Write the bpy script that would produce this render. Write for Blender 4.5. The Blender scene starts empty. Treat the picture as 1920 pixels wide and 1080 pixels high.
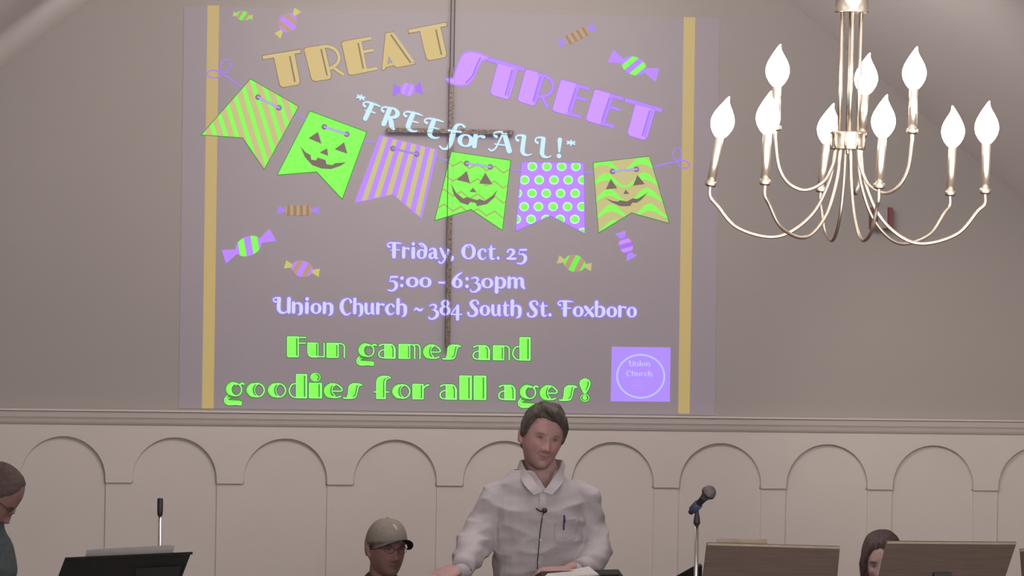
import bpy, bmesh, math, random
import numpy as np
from mathutils import Vector, Matrix, noise
random.seed(7)
PI = math.pi
S = bpy.context.scene
COL = S.collection

# ------------------------------------------------------------------ camera
F_PX = 7700.0
YAW, ROLL = math.radians(7.7), math.radians(0.9)
CAM = Vector((0, 0, 2.263))
FW = Vector((math.sin(YAW), math.cos(YAW), 0))
R0 = Vector((math.cos(YAW), -math.sin(YAW), 0))
UP0 = Vector((0, 0, 1))
RT = R0 * math.cos(ROLL) + UP0 * math.sin(ROLL)
UP = UP0 * math.cos(ROLL) - R0 * math.sin(ROLL)
cd = bpy.data.cameras.new('camera')
cam = bpy.data.objects.new('camera', cd)
COL.objects.link(cam)
cd.sensor_width = 36
cd.lens = F_PX / 1920 * 36
cd.clip_end = 200
cam.matrix_world = Matrix(((RT.x, UP.x, -FW.x, CAM.x), (RT.y, UP.y, -FW.y, CAM.y),
                           (RT.z, UP.z, -FW.z, CAM.z), (0, 0, 0, 1)))
S.camera = cam

def P(px, py, Y):
    """world point on the plane y = Y seen at a pixel of the photograph"""
    d = FW * F_PX + RT * (px - 960) - UP * (py - 540)
    return CAM + d * (Y / d.y)

YW = 18.0       # the gable wall

# ------------------------------------------------------------------ world, lights, exposure
w = bpy.data.worlds.new('world')
S.world = w
w.use_nodes = True
w.node_tree.nodes['Background'].inputs[0].default_value = (0.96, 0.92, 0.90, 1)
w.node_tree.nodes['Background'].inputs[1].default_value = 2.85
S.view_settings.view_transform = 'Standard'
S.view_settings.look = 'None'
S.view_settings.exposure = 0
S.view_settings.gamma = 1
S.view_settings.use_curve_mapping = False

def light(name, kind, loc, target, power, color=(1, .95, .9), size=1.0, **k):
    l = bpy.data.lights.new(name, kind)
    l.energy = power
    l.color = color
    if kind == 'AREA':
        l.shape = 'RECTANGLE'
        l.size = size
        l.size_y = k.get('size_y', size)
    else:
        l.shadow_soft_size = size
    if kind == 'SPOT':
        l.spot_size = math.radians(k.get('angle', 40))
        l.spot_blend = k.get('blend', 1)
    o = bpy.data.objects.new(name, l)
    COL.objects.link(o)
    o.location = loc
    o.rotation_euler = (Vector(target) - Vector(loc)).to_track_quat('-Z', 'Y').to_euler()
    return o

light('added_nave_fill', 'AREA', (2.1, 9.5, 4.2), (2.3, 17.0, 2.5), 14, (1, .94, .90), 2.2)  # unseen fill lamp, added to light the chancel from the front
light('added_wall_fill', 'AREA', (2.15, 15.2, 4.0), (2.3, 18.0, 2.0), 90, (1, .93, .90), 2.8, size_y=1.0)  # unseen area lamp added to brighten the gable wall
light('cross_spotlight', 'SPOT', (2.3, 12.5, 4.3), tuple(P(850, 110, YW)), 230, (1, .95, .93), .3, angle=26)
light('side_spotlight', 'SPOT', (4.3, 15.0, 2.9), tuple(P(1840, 830, YW)), 85, (1, .88, .80), .15, angle=44)

# ------------------------------------------------------------------ helpers
def lin(c):
    return tuple(((v / 255) / 12.92 if v <= 10 else ((v / 255 + .055) / 1.055) ** 2.4) for v in c)

def mat(name, col, rough=.6, metal=0, noise_amt=0.0, noise_scale=20, emit=None, estr=0, bump=0, spec=.5, attr=None, wave=None):
    m = bpy.data.materials.new(name)
    m.use_nodes = True
    nt = m.node_tree
    b = nt.nodes['Principled BSDF']
    b.inputs['Base Color'].default_value = (*col, 1)
    b.inputs['Roughness'].default_value = rough
    b.inputs['Metallic'].default_value = metal
    b.inputs['Specular IOR Level'].default_value = spec
    tc = nt.nodes.new('ShaderNodeTexCoord')
    src = None
    if attr:
        a = nt.nodes.new('ShaderNodeVertexColor')
        a.layer_name = attr
        src = a.outputs['Color']
        nt.links.new(src, b.inputs['Base Color'])
    if noise_amt or bump:
        n = nt.nodes.new('ShaderNodeTexNoise')
        n.inputs['Scale'].default_value = noise_scale
        n.inputs['Detail'].default_value = 5
        mp = nt.nodes.new('ShaderNodeMapping')
        if wave:
            mp.inputs['Scale'].default_value = wave
        nt.links.new(tc.outputs['Object'], mp.inputs['Vector'])
        nt.links.new(mp.outputs['Vector'], n.inputs['Vector'])
        if noise_amt:
            mx = nt.nodes.new('ShaderNodeMix')
            mx.data_type = 'RGBA'
            mx.blend_type = 'MULTIPLY'
            mx.inputs[0].default_value = 1
            mr = nt.nodes.new('ShaderNodeMapRange')
            mr.inputs[1].default_value = .3
            mr.inputs[2].default_value = .7
            mr.inputs[3].default_value = 1 - noise_amt
            mr.inputs[4].default_value = 1 + noise_amt
            nt.links.new(n.outputs['Fac'], mr.inputs[0])
            if src:
                nt.links.new(src, mx.inputs[6])
            else:
                mx.inputs[6].default_value = (*col, 1)
            nt.links.new(mr.outputs[0], mx.inputs[7])
            nt.links.new(mx.outputs[2], b.inputs['Base Color'])
        if bump:
            bp = nt.nodes.new('ShaderNodeBump')
            bp.inputs['Strength'].default_value = bump
            bp.inputs['Distance'].default_value = .004
            nt.links.new(n.outputs['Fac'], bp.inputs['Height'])
            nt.links.new(bp.outputs['Normal'], b.inputs['Normal'])
    if emit:
        b.inputs['Emission Color'].default_value = (*emit, 1)
        b.inputs['Emission Strength'].default_value = estr
    return m

WALLC = (.335, .305, .290)
M = {}
M['wall'] = mat('taupe_wall_paint', WALLC, .85, noise_amt=.025, noise_scale=1.3, spec=.2)
M['ceil'] = mat('pale_ceiling_paint', (.80, .75, .73), .9, noise_amt=.02, noise_scale=1.2, spec=.2)
M['trim'] = mat('cream_trim_paint', (.545, .497, .468), .55, noise_amt=.03, noise_scale=2.2, spec=.3)
M['rail'] = mat('rail_paint', (.52, .475, .45), .5, noise_amt=.03, noise_scale=2.2, spec=.3)
M['floor'] = mat('carpet', (.16, .09, .08), .95, noise_amt=.2, noise_scale=60)
M['nickel'] = mat('brushed_nickel', (.66, .60, .51), .28, 1, noise_amt=.05, noise_scale=80)
M['candle'] = mat('candle_sleeve', (.84, .76, .65), .22, .85, noise_amt=.04, noise_scale=60)
M['bulb'] = mat('lit_bulb_glass', (1, 1, 1), .2, emit=(1, .87, .76), estr=11)
M['bronze'] = mat('bronze', (.135, .105, .088), .5, .5, noise_amt=.5, noise_scale=90, bump=.6)
M['wire'] = mat('hanging_wire', (.12, .10, .10), .4, .7, noise_amt=.1)
M['red'] = mat('red_plastic', (.19, .05, .06), .5, noise_amt=.05)
M['lens'] = mat('strobe_lens', (.30, .27, .28), .3, noise_amt=.05)
M['chrome'] = mat('chrome', (.80, .80, .80), .18, 1, noise_amt=.04)
M['black'] = mat('black_metal', (.016, .016, .016), .55, noise_amt=.1, noise_scale=30)
M['blackp'] = mat('black_plastic', (.03, .029, .032), .5, noise_amt=.1)
M['blue'] = mat('blue_grey_plastic', (.07, .085, .16), .45, noise_amt=.08)
M['grille'] = mat('microphone_grille', (.22, .19, .21), .5, .5, noise_amt=.3, noise_scale=500, bump=.5)
M['wood'] = mat('walnut', (.165, .122, .102), .6, noise_amt=.12, noise_scale=14, wave=(.6, 4, 9), spec=.25)
M['woodedge'] = mat('pale_wood_edge', (.42, .34, .25), .5, noise_amt=.1, noise_scale=30)
M['paper'] = mat('paper', (.50, .47, .47), .8, noise_amt=.05, noise_scale=18)
M['paper2'] = mat('white_page', (.60, .57, .56), .8, noise_amt=.04, noise_scale=18)
M['shirt'] = mat('white_oxford_cotton', (.44, .405, .425), .8, noise_amt=.04, noise_scale=25, bump=.12, spec=.2)
M['skin'] = mat('skin', (.4, .25, .2), .62, noise_amt=.06, noise_scale=60, attr='tone', spec=.3)
M['hair'] = mat('brown_hair', (.085, .070, .062), .6, noise_amt=.3, noise_scale=55, bump=.8, wave=(1, 1, .25), spec=.3)
M['hair2'] = mat('dark_hair', (.075, .052, .052), .6, noise_amt=.25, noise_scale=60, bump=.8, wave=(1, 1, .3), spec=.3)
M['hair3'] = mat('thin_brown_hair', (.10, .070, .066), .7, noise_amt=.2, noise_scale=70, bump=.5, spec=.2)
M['cap'] = mat('khaki_cotton', (.215, .19, .165), .9, noise_amt=.1, noise_scale=60, bump=.2, spec=.1)
M['capunder'] = mat('shaded_brim_lining', (.05, .035, .04), .9, noise_amt=.1)  # shade under the brim put into the colour of its underside
M['emb'] = mat('pale_embroidery', (.42, .39, .37), .9, noise_amt=.1)
M['navy'] = mat('dark_navy_cloth', (.035, .04, .045), .9, noise_amt=.15, noise_scale=40)
M['slate'] = mat('slate_wool', (.055, .068, .072), .95, noise_amt=.2, noise_scale=70, bump=.3)
M['trouser'] = mat('dark_trousers', (.05, .05, .06), .9, noise_amt=.1)
M['plum'] = mat('plum_knit', (.12, .06, .08), .9, noise_amt=.1)
M['eye'] = mat('eye_white', (.24, .19, .18), .3, noise_amt=.02)
M['iris'] = mat('dark_iris', (.07, .045, .040), .3, noise_amt=.05)
M['lensg'] = mat('eyeglass_rim', (.09, .07, .07), .4, .5, noise_amt=.05)
M['pen'] = mat('indigo_plastic', (.05, .035, .16), .35, noise_amt=.05)
M['button'] = mat('pearl_button', (.5, .48, .46), .3, noise_amt=.05)
M['shoe'] = mat('black_leather', (.02, .018, .018), .4, noise_amt=.1)
M['chair'] = mat('chair_upholstery', (.10, .05, .05), .9, noise_amt=.15)

# projected light: the wall paint plus the light the projector adds to it
def proj(name, rgb, base=1.0):
    """rgb = colour seen in the photograph; base = how much of the wall paint shows through"""
    t = lin(rgb)
    amb = [base * a for a in (.255, .228, .215)]
    e = [max(0, t[i] - amb[i]) for i in range(3)]
    return mat(name, tuple(base * c for c in WALLC), .9, emit=tuple(e), estr=1, noise_amt=.01, noise_scale=2, spec=0)
M['pj_field'] = mat('projected_violet_field', WALLC, .85, emit=(.012, .008, .042), estr=1, noise_amt=.025, noise_scale=1.3, spec=.2)
M['pj_bar'] = proj('projected_tan', (187, 166, 116), .75)
M['pj_gold'] = proj('projected_gold', (205, 182, 124), .5)
M['pj_gold_l'] = proj('projected_pale_gold', (203, 186, 134), .5)
M['pj_gold_d'] = proj('projected_dark_gold', (140, 118, 88), .5)
M['pj_lav'] = proj('projected_lavender', (208, 155, 255), .3)
M['pj_lav_e'] = proj('projected_lavender_edge', (182, 140, 252), .3)
M['pj_lav_d'] = proj('projected_deep_lavender', (165, 118, 245), .3)
M['pj_white'] = proj('projected_cyan_white', (208, 244, 255), .1)
M['pj_whiteb'] = proj('projected_blue_white', (217, 216, 255), .1)
M['pj_halo'] = proj('projected_blue_halo', (152, 132, 218), .5)
M['pj_halo2'] = proj('projected_pale_halo', (160, 158, 185), .7)
M['pj_green'] = proj('projected_green', (140, 255, 98), .1)
M['pj_green_l'] = proj('projected_pale_green', (172, 248, 158), .1)
M['pj_green_d'] = proj('projected_dark_green', (76, 152, 66), .2)
M['pj_green_m'] = proj('projected_leaf_green', (126, 240, 92), .1)
M['pj_tan'] = proj('projected_beige', (196, 190, 132), .5)
M['pj_tan2'] = proj('projected_tan_stripe', (184, 150, 130), .5)
M['pj_purple'] = proj('projected_purple', (190, 140, 255), .3)
M['pj_cord'] = proj('projected_cord_violet', (164, 132, 228), .5)
M['pj_cordl'] = proj('projected_cord_pale', (184, 178, 235), .5)
M['pj_dark'] = proj('projected_dark_tone', (116, 100, 96), .55)  # dark print tone of the pumpkin faces and eyelets
M['pj_mag'] = proj('projected_orchid', (205, 150, 245), .3)
M['pj_yel'] = proj('projected_olive_yellow', (200, 196, 112), .5)
M['pj_olive'] = proj('projected_olive', (150, 130, 80), .5)
M['pj_zig'] = proj('projected_zigzag', (150, 190, 92), .2)
M['pj_zig2'] = proj('projected_pale_zigzag', (178, 222, 118), .2)
M['pj_logo'] = proj('projected_logo_violet', (181, 147, 255), .3)
M['pj_logol'] = proj('projected_logo_line', (190, 205, 250), .2)
M['pj_logod'] = proj('projected_logo_text', (198, 200, 252), .2)
M['pj_logof'] = proj('projected_logo_faint', (190, 160, 255), .2)

def link(name, me, m=None, parent=None, smooth=False, kind=None):
    if m is not None:
        me.materials.clear()
        me.materials.append(M[m] if isinstance(m, str) else m)
    if smooth:
        me.polygons.foreach_set('use_smooth', [True] * len(me.polygons))
    o = bpy.data.objects.new(name, me)
    COL.objects.link(o)
    if parent:
        o.parent = parent
        o.matrix_parent_inverse = Matrix.Translation(parent.location).inverted() if parent.type == 'EMPTY' else Matrix()
    if kind:
        o['kind'] = kind
    return o

def fin(name, bm, m, parent=None, smooth=False, kind=None, bevel=0):
    if bevel:
        bmesh.ops.bevel(bm, geom=[e for e in bm.edges if e.calc_length() > bevel * 2.5 and len(e.link_faces) == 2 and e.calc_face_angle(0) > .6],
                        offset=bevel, segments=2, profile=.7, affect='EDGES')
    me = bpy.data.meshes.new(name)
    bm.to_mesh(me)
    bm.free()
    return link(name, me, m, parent, smooth, kind)

def thing(name, label, cat, loc, group=None):
    o = bpy.data.objects.new(name, None)
    o.empty_display_size = .05
    COL.objects.link(o)
    o.location = loc
    o['label'] = label
    o['category'] = cat
    if group:
        o['group'] = group
    return o

def tag(o, label, cat, group=None):
    o['label'] = label
    o['category'] = cat
    if group:
        o['group'] = group
    return o

def hull8(bm, pts):
    """box from 8 points: 4 front (a ring) then 4 back (same order)"""
    v = [bm.verts.new(p) for p in pts]
    for f in ((0, 1, 2, 3), (7, 6, 5, 4), (0, 4, 5, 1), (1, 5, 6, 2), (2, 6, 7, 3), (3, 7, 4, 0)):
        bm.faces.new([v[i] for i in f])
    return v

def box(bm, x0, x1, y0, y1, z0, z1):
    hull8(bm, [(x0, y0, z0), (x1, y0, z0), (x1, y0, z1), (x0, y0, z1), (x0, y1, z0), (x1, y1, z0), (x1, y1, z1), (x0, y1, z1)])

def frame_axes(d):
    d = d.normalized()
    a = Vector((0, 0, 1)) if abs(d.z) < .9 else Vector((1, 0, 0))
    s = d.cross(a).normalized()
    return s, s.cross(d).normalized()

def tube(bm, pts, rad, n=12, caps=True, flat=None, ref=None):
    """tapered tube through pts; rad = number or list; flat = second radius factor along ref"""
    pts = [Vector(p) for p in pts]
    if not hasattr(rad, '__len__'):
        rad = [rad] * len(pts)
    rings = []
    prev = None
    for i, p in enumerate(pts):
        d = (pts[min(i + 1, len(pts) - 1)] - pts[max(i - 1, 0)])
        if d.length < 1e-9:
            d = Vector((0, 0, 1))
        d.normalize()
        if ref is not None:
            u = Vector(ref) - d * d.dot(Vector(ref))
            u.normalize()
        elif prev is None:
            u = frame_axes(d)[0]
        else:
            u = prev - d * d.dot(prev)
            if u.length < 1e-6:
                u = frame_axes(d)[0]
            u.normalize()
        prev = u
        v = d.cross(u)
        r = rad[i]
        ru, rv = (r if isinstance(r, tuple) else (r, r * (flat or 1)))
        rings.append([bm.verts.new(p + u * (math.cos(2 * PI * k / n) * ru) + v * (math.sin(2 * PI * k / n) * rv)) for k in range(n)])
    for a, b in zip(rings, rings[1:]):
        for k in range(n):
            bm.faces.new((a[k], a[(k + 1) % n], b[(k + 1) % n], b[k]))
    if caps:
        bm.faces.new(list(reversed(rings[0])))
        bm.faces.new(rings[-1])
    return rings

def rtube(bm, pts, rad, n=14, flat=None, ref=None):
    """tube with rounded ends"""
    pts = [Vector(p) for p in pts]
    rad = list(rad) if hasattr(rad, '__len__') else [rad] * len(pts)
    def mul(r, k):
        return (r[0] * k, r[1] * k) if isinstance(r, tuple) else r * k
    def mx(r):
        return min(r) if isinstance(r, tuple) else r
    d0 = (pts[0] - pts[1]).normalized()
    d1 = (pts[-1] - pts[-2]).normalized()
    A, RA, B, RB = [], [], [], []
    for a in (80, 55, 30):
        t = math.radians(a)
        A.append(pts[0] + d0 * mx(rad[0]) * math.sin(t))
        RA.append(mul(rad[0], math.cos(t)))
    for a in (30, 55, 80):
        t = math.radians(a)
        B.append(pts[-1] + d1 * mx(rad[-1]) * math.sin(t))
        RB.append(mul(rad[-1], math.cos(t)))
    tube(bm, A + pts + B, RA + rad + RB, n, True, flat, ref)

def catmull(pts, n=6):
    pts = [np.array(p, float) for p in pts]
    if len(pts) < 3:
        return pts
    out = []
    ext = [2 * pts[0] - pts[1]] + pts + [2 * pts[-1] - pts[-2]]
    for i in range(1, len(ext) - 2):
        p0, p1, p2, p3 = ext[i - 1:i + 3]
        for k in range(n):
            t = k / n
            out.append(.5 * ((2 * p1) + (-p0 + p2) * t + (2 * p0 - 5 * p1 + 4 * p2 - p3) * t * t + (-p0 + 3 * p1 - 3 * p2 + p3) * t ** 3))
    out.append(pts[-1])
    return out

def smooth3(pts, n=6):
    return [Vector(p) for p in catmull([tuple(p) for p in pts], n)]

def lathe(bm, prof, origin, n=20, axis=None, bend=None):
    """prof = [(r, h)...] turned about axis (default up) through origin"""
    ax = Vector(axis).normalized() if axis else Vector((0, 0, 1))
    u, v = frame_axes(ax)
    o = Vector(origin)
    rings = []
    for r, h in prof:
        off = bend(h) if bend else Vector((0, 0, 0))
        if r < 1e-6:
            rings.append([bm.verts.new(o + ax * h + off)])
        else:
            rings.append([bm.verts.new(o + ax * h + off + u * (r * math.cos(2 * PI * k / n)) + v * (r * math.sin(2 * PI * k / n))) for k in range(n)])
    for a, b in zip(rings, rings[1:]):
        for k in range(n):
            A = [a[0]] if len(a) == 1 else [a[k], a[(k + 1) % n]]
            B = [b[0]] if len(b) == 1 else [b[(k + 1) % n], b[k]]
            if len(A) + len(B) > 2:
                bm.faces.new(A + B)
    for r, flip in ((rings[0], 1), (rings[-1], 0)):
        if len(r) > 1:
            bm.faces.new(list(reversed(r)) if flip else r)

# ------------------------------------------------------------------ the setting
def wxz(px, py, Y=YW):
    p = P(px, py, Y)
    return p.x, p.z
(xl0, zl0), (xl1, zl1) = wxz(0, 131.7), wxz(173, 0)
(xr0, zr0), (xr1, zr1) = wxz(1479, 0), wxz(1918, 377)
sl = (zl1 - zl0) / (xl1 - xl0)
sr = (zr1 - zr0) / (xr1 - xr0)
RX = (zr0 - zl0 + sl * xl0 - sr * xr0) / (sl - sr)
RZ = zl0 + sl * (RX - xl0)
EZ = 1.9
EL = RX - (RZ - EZ) / sl
ER = RX + (EZ - RZ) / sr
Y0 = 7.5
# gable wall
bm = bmesh.new()
ring = [(EL, 0), (ER, 0), (ER, EZ), (RX, RZ), (EL, EZ)]
fr = [bm.verts.new((x, YW, z)) for x, z in ring]
bk = [bm.verts.new((x, YW + .2, z)) for x, z in ring]
bm.faces.new(fr)
bm.faces.new(list(reversed(bk)))
for i in range(5):
    j = (i + 1) % 5
    bm.faces.new((fr[j], fr[i], bk[i], bk[j]))
fin('wall_front', bm, 'wall', kind='structure')
bm = bmesh.new()
hull8(bm, [(EL, Y0, EZ), (RX, Y0, RZ), (RX, Y0, RZ + .15), (EL, Y0, EZ + .15), (EL, YW + .2, EZ), (RX, YW + .2, RZ), (RX, YW + .2, RZ + .15), (EL, YW + .2, EZ + .15)])
hull8(bm, [(RX, Y0, RZ), (ER, Y0, EZ), (ER, Y0, EZ + .15), (RX, Y0, RZ + .15), (RX, YW + .2, RZ), (ER, YW + .2, EZ), (ER, YW + .2, EZ + .15), (RX, YW + .2, RZ + .15)])
fin('ceiling', bm, 'ceil', kind='structure')
for nm, x0, x1 in (('wall_left', EL - .15, EL), ('wall_right', ER, ER + .15)):
    bm = bmesh.new()
    box(bm, x0, x1, Y0, YW + .2, 0, EZ + .1)
    fin(nm, bm, 'wall', kind='structure')
bm = bmesh.new()
box(bm, EL - .15, ER + .15, Y0, YW + .2, -.2, 0)
fin('floor', bm, 'floor', kind='structure')

# wainscot: back panel, pilaster strips, arched board, cap rail
def zat(px, py):
    return P(px, py, YW).z
zr_top = zat(960, 776)      # top of the rail
z_b1 = zat(960, 792)
z_b2 = zat(960, 803)
z_arch_top = zat(937, 826)
z_board = zat(950, 911)
xs = [P(c, 895, YW).x for c in (117.5, 1747)]
pitch = (xs[1] - xs[0]) / 8
arch_r = (P(612, 890, YW).x - P(452, 890, YW).x) / 2 * .985
z_spring = z_arch_top - arch_r
bm = bmesh.new()
box(bm, EL, ER, YW - .012, YW, 0, z_b1)
fin('trim_1', bm, 'trim', kind='structure').name = 'trim_1'
bm = bmesh.new()
box(bm, EL, ER, YW - .085, YW, 0, .16)
fin('baseboard_front', bm, 'trim', kind='structure')
k0 = math.ceil((EL - xs[0]) / pitch + .5)
k1 = math.floor((ER - xs[0]) / pitch - .5)
YB0, YB1 = YW - .029, YW - .012
tr2 = thing('trim_2', '', '', (RX, YW, z_board))
for kk in ('label', 'category'):
    del tr2[kk]
tr2['kind'] = 'structure'
for k in range(k0, k1 + 1):
    cx = xs[0] + k * pitch
    # one arched board piece per bay, from mid-pilaster to mid-pilaster
    bm = bmesh.new()
    N = 28
    xa, xb = cx - pitch / 2, cx + pitch / 2
    arc = [(cx + arch_r * math.cos(PI - PI * i / N), z_spring + arch_r * math.sin(PI * i / N)) for i in range(N + 1)]
    low = [(xa, z_board), (cx - arch_r, z_board)] + arc + [(cx + arch_r, z_board), (xb, z_board)]
    F, B = [], []
    for (x, z) in low:
        F.append((bm.verts.new((x, YB0, z)), bm.verts.new((x, YB0, z_b2))))
        B.append((bm.verts.new((x, YB1, z)), bm.verts.new((x, YB1, z_b2))))
    for i in range(len(low) - 1):
        if abs(low[i][0] - low[i + 1][0]) > 1e-6:
            bm.faces.new((F[i][0], F[i + 1][0], F[i + 1][1], F[i][1]))
        bm.faces.new((F[i + 1][0], F[i][0], B[i][0], B[i + 1][0]))
    bmesh.ops.remove_doubles(bm, verts=bm.verts, dist=1e-5)
    fin('arch_board', bm, 'trim', tr2, kind=None)
    bm = bmesh.new()
    tube(bm, [(cx - arch_r + .003, YB1 - .001, z_board)] + [(cx + (arch_r - .003) * math.cos(PI - PI * i / N), YB1 - .001, z_spring + (arch_r - .003) * math.sin(PI * i / N)) for i in range(N + 1)] + [(cx + arch_r - .003, YB1 - .001, z_board)], .0036, 6)
    fin('added_arch_bead', bm, 'trim', tr2, True)  # bead added to give the arch edge a shading line
    bm = bmesh.new()
    box(bm, cx + pitch / 2 - (pitch / 2 - arch_r) * .97, cx + pitch / 2 + (pitch / 2 - arch_r) * .97, YW - .020, YW - .012, .16, z_board)
    fin('pilaster', bm, 'trim', tr2, bevel=.002)
# cap rail profile
bm = bmesh.new()
prof = [(0, zr_top), (-.060, zr_top), (-.063, zr_top - .003), (-.063, zr_top - .007), (-.056, zr_top - .011), (-.052, z_b1 + .010),
        (-.050, z_b1 + .003), (-.047, z_b1), (-.044, z_b1 - .006), (-.040, z_b2 + .008), (-.037, z_b2 + .003), (-.035, z_b2), (-.030, z_b2 - .005), (0, z_b2 - .006)]
A = [bm.verts.new((EL, YW + y, z)) for y, z in prof]
B = [bm.verts.new((ER, YW + y, z)) for y, z in prof]
for i in range(len(prof) - 1):
    bm.faces.new((A[i], A[i + 1], B[i + 1], B[i]))
fin('trim_3', bm, 'rail', kind='structure')

# ------------------------------------------------------------------ projected slide (flat light on the wall)
slide = thing('projected_slide', 'violet slide projected on the taupe wall advertising TREAT STREET with pumpkin bunting', 'projection', P(845, 400, YW - .001))
DL = .0006
def W(px, py, layer=0):
    return P(px, py, YW - .002 - DL * layer)
def poly(bm, pts, layer):
    pts2 = []
    for p in pts:
        if not pts2 or math.hypot(p[0] - pts2[-1][0], p[1] - pts2[-1][1]) > .02:
            pts2.append(p)
    if len(pts2) > 2 and math.hypot(pts2[0][0] - pts2[-1][0], pts2[0][1] - pts2[-1][1]) < .02:
        pts2.pop()
    if len(pts2) < 3:
        return
    try:
        bm.faces.new([bm.verts.new(W(x, y, layer)) for x, y in pts2])
    except ValueError:
        pass
def stroke(bm, pts, layer, cap=True, extra=0, k=1.0):
    """pts = (px, py, width px)"""
    pts = [tuple(p) for p in pts]
    n = len(pts)
    L, R = [], []
    for i in range(n):
        a, b = pts[max(i - 1, 0)], pts[min(i + 1, n - 1)]
        dx, dy = b[0] - a[0], b[1] - a[1]
        q = math.hypot(dx, dy) or 1
        nx, ny = -dy / q, dx / q
        h = (pts[i][2] * k + extra) / 2
        L.append(bm.verts.new(W(pts[i][0] + nx * h, pts[i][1] + ny * h, layer)))
        R.append(bm.verts.new(W(pts[i][0] - nx * h, pts[i][1] - ny * h, layer)))
    for i in range(n - 1):
        bm.faces.new((L[i], L[i + 1], R[i + 1], R[i]))
    if cap:
        for p in (pts[0], pts[-1]):
            h = (p[2] * k + extra) / 2
            poly(bm, [(p[0] + h * math.cos(2 * PI * j / 10), p[1] + h * math.sin(2 * PI * j / 10)) for j in range(10)], layer)
def ellipse(cx, cy, rx, ry, rot=0, n=24):
    c, s = math.cos(rot), math.sin(rot)
    return [(cx + rx * math.cos(t) * c - ry * math.sin(t) * s, cy + rx * math.cos(t) * s + ry * math.sin(t) * c) for t in [2 * PI * i / n for i in range(n)]]
def clip(subj, conv):
    """Sutherland-Hodgman: subj (any) clipped by convex conv"""
    area = sum(conv[i][0] * conv[(i + 1) % len(conv)][1] - conv[(i + 1) % len(conv)][0] * conv[i][1] for i in range(len(conv)))
    sgn = 1 if area > 0 else -1
    out = list(subj)
    for i in range(len(conv)):
        ax, ay = conv[i]
        bx, by = conv[(i + 1) % len(conv)]
        f = lambda p: sgn * ((bx - ax) * (p[1] - ay) - (by - ay) * (p[0] - ax))
        res = []
        for j in range(len(out)):
            p, q = out[j], out[(j + 1) % len(out)]
            fp, fq = f(p), f(q)
            if fp >= 0:
                res.append(p)
            if fp * fq < 0:
                t = fp / (fp - fq)
                res.append((p[0] + (q[0] - p[0]) * t, p[1] + (q[1] - p[1]) * t))
        out = res
        if len(out) < 3:
            return []
    return out
THROWN = []
class Lay:
    """collects flat pieces per material, one mesh each, children of parent"""
    def __init__(self, parent, base=1):
        self.b, self.parent, self.base, self.key = {}, parent, base, None
    def bm(self, m):
        if (m, self.key) not in self.b:
            self.b[(m, self.key)] = bmesh.new()
        return self.b[(m, self.key)]
    def poly(self, m, pts, l=0):
        poly(self.bm(m), pts, self.base + l)
        THROWN.append((m, self.base + l, list(pts)))
    def stroke(self, m, pts, l=0, **k):
        stroke(self.bm(m), pts, self.base + l, **k)
        e_, kk = k.get('extra', 0), k.get('k', 1.0)
        for a_, b_ in zip(pts, pts[1:]):
            dx, dy = b_[0] - a_[0], b_[1] - a_[1]
            q = math.hypot(dx, dy)
            if q > 1e-6:
                nx, ny = -dy / q, dx / q
                ha, hb = (a_[2] * kk + e_) / 2, (b_[2] * kk + e_) / 2
                THROWN.append((m, self.base + l, [(a_[0] + nx * ha, a_[1] + ny * ha), (b_[0] + nx * hb, b_[1] + ny * hb), (b_[0] - nx * hb, b_[1] - ny * hb), (a_[0] - nx * ha, a_[1] - ny * ha)]))
    def build(self, names):
        r = []
        for (m, _k), b in self.b.items():
            if not len(b.faces):
                b.free()
                continue
            r.append(fin(names.get(m, names.get('*', 'marking')), b, m, self.parent))
        return r

def letter(g, main, label, subs):
    o = fin('letter', g.b.pop((main, None)), main, slide)
    o['label'] = label
    for (m_, _k), b_ in g.b.items():
        fin(subs.get(m_, 'letter_line'), b_, m_, o)
    g.b = {}
bm = bmesh.new()
poly(bm, [(345, 11), (1349, 34), (1340, 779), (335, 765)], 0)
fin('light_field', bm, 'pj_field', slide)
for q in ([(389, 10), (411, 10.5), (400.5, 766), (378.5, 766)], [(1282, 32), (1303.5, 32.5), (1293, 776), (1271.5, 775)]):
    bm = bmesh.new()
    poly(bm, q, 1)
    fin('border_bar', bm, 'pj_bar', slide)['label'] = 'tan projected border bar'

# ---- lettering: caps of the two headline words
def c3(x, y): return (480 + x / 5.189, 30 + y / 5.189)
def c4(x, y): return (820 + x / 4.465, 80 + y / 4.465)
def densify(poly_, n=1): return poly_
DECO_CAP = {
 'T': dict(fill=[[(0, 0), (1, 0), (1, .10), (.83, .10), (.83, .90), (.78, .99), (.36, .99), (.30, .92), (.29, .10), (0, .10)]],
           slot=[[(.70, .14), (.70, .90)]], thin=[[(.77, .1), (.77, .92)], [(.02, .05), (.98, .05)]]),
 'R': dict(fill=[[(.0, .04), (.06, 0), (.45, 0), (.62, .02), (.62, .88), (.56, .99), (.10, .99), (.02, .93)]],
           slot=[[(.50, .10), (.50, .88)]], thin=[[(.57, .08), (.57, .92)]],
           arc=[[(.40, .045), (.68, .05), (.90, .16), (.98, .38), (.88, .58), (.62, .70)], [(.74, .68), (.90, .84), (1.0, .93)]]),
 'E': dict(fill=[[(0, .03), (.05, 0), (.62, 0), (.62, .99), (.10, .99), (.02, .94)]],
           slot=[[(.53, .12), (.53, .88)]], thin=[[(.60, .08), (.60, .92)], [(.5, .05), (.98, .05)], [(.6, .40), (.98, .40)], [(.5, .94), (.98, .94)]]),
}
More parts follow.
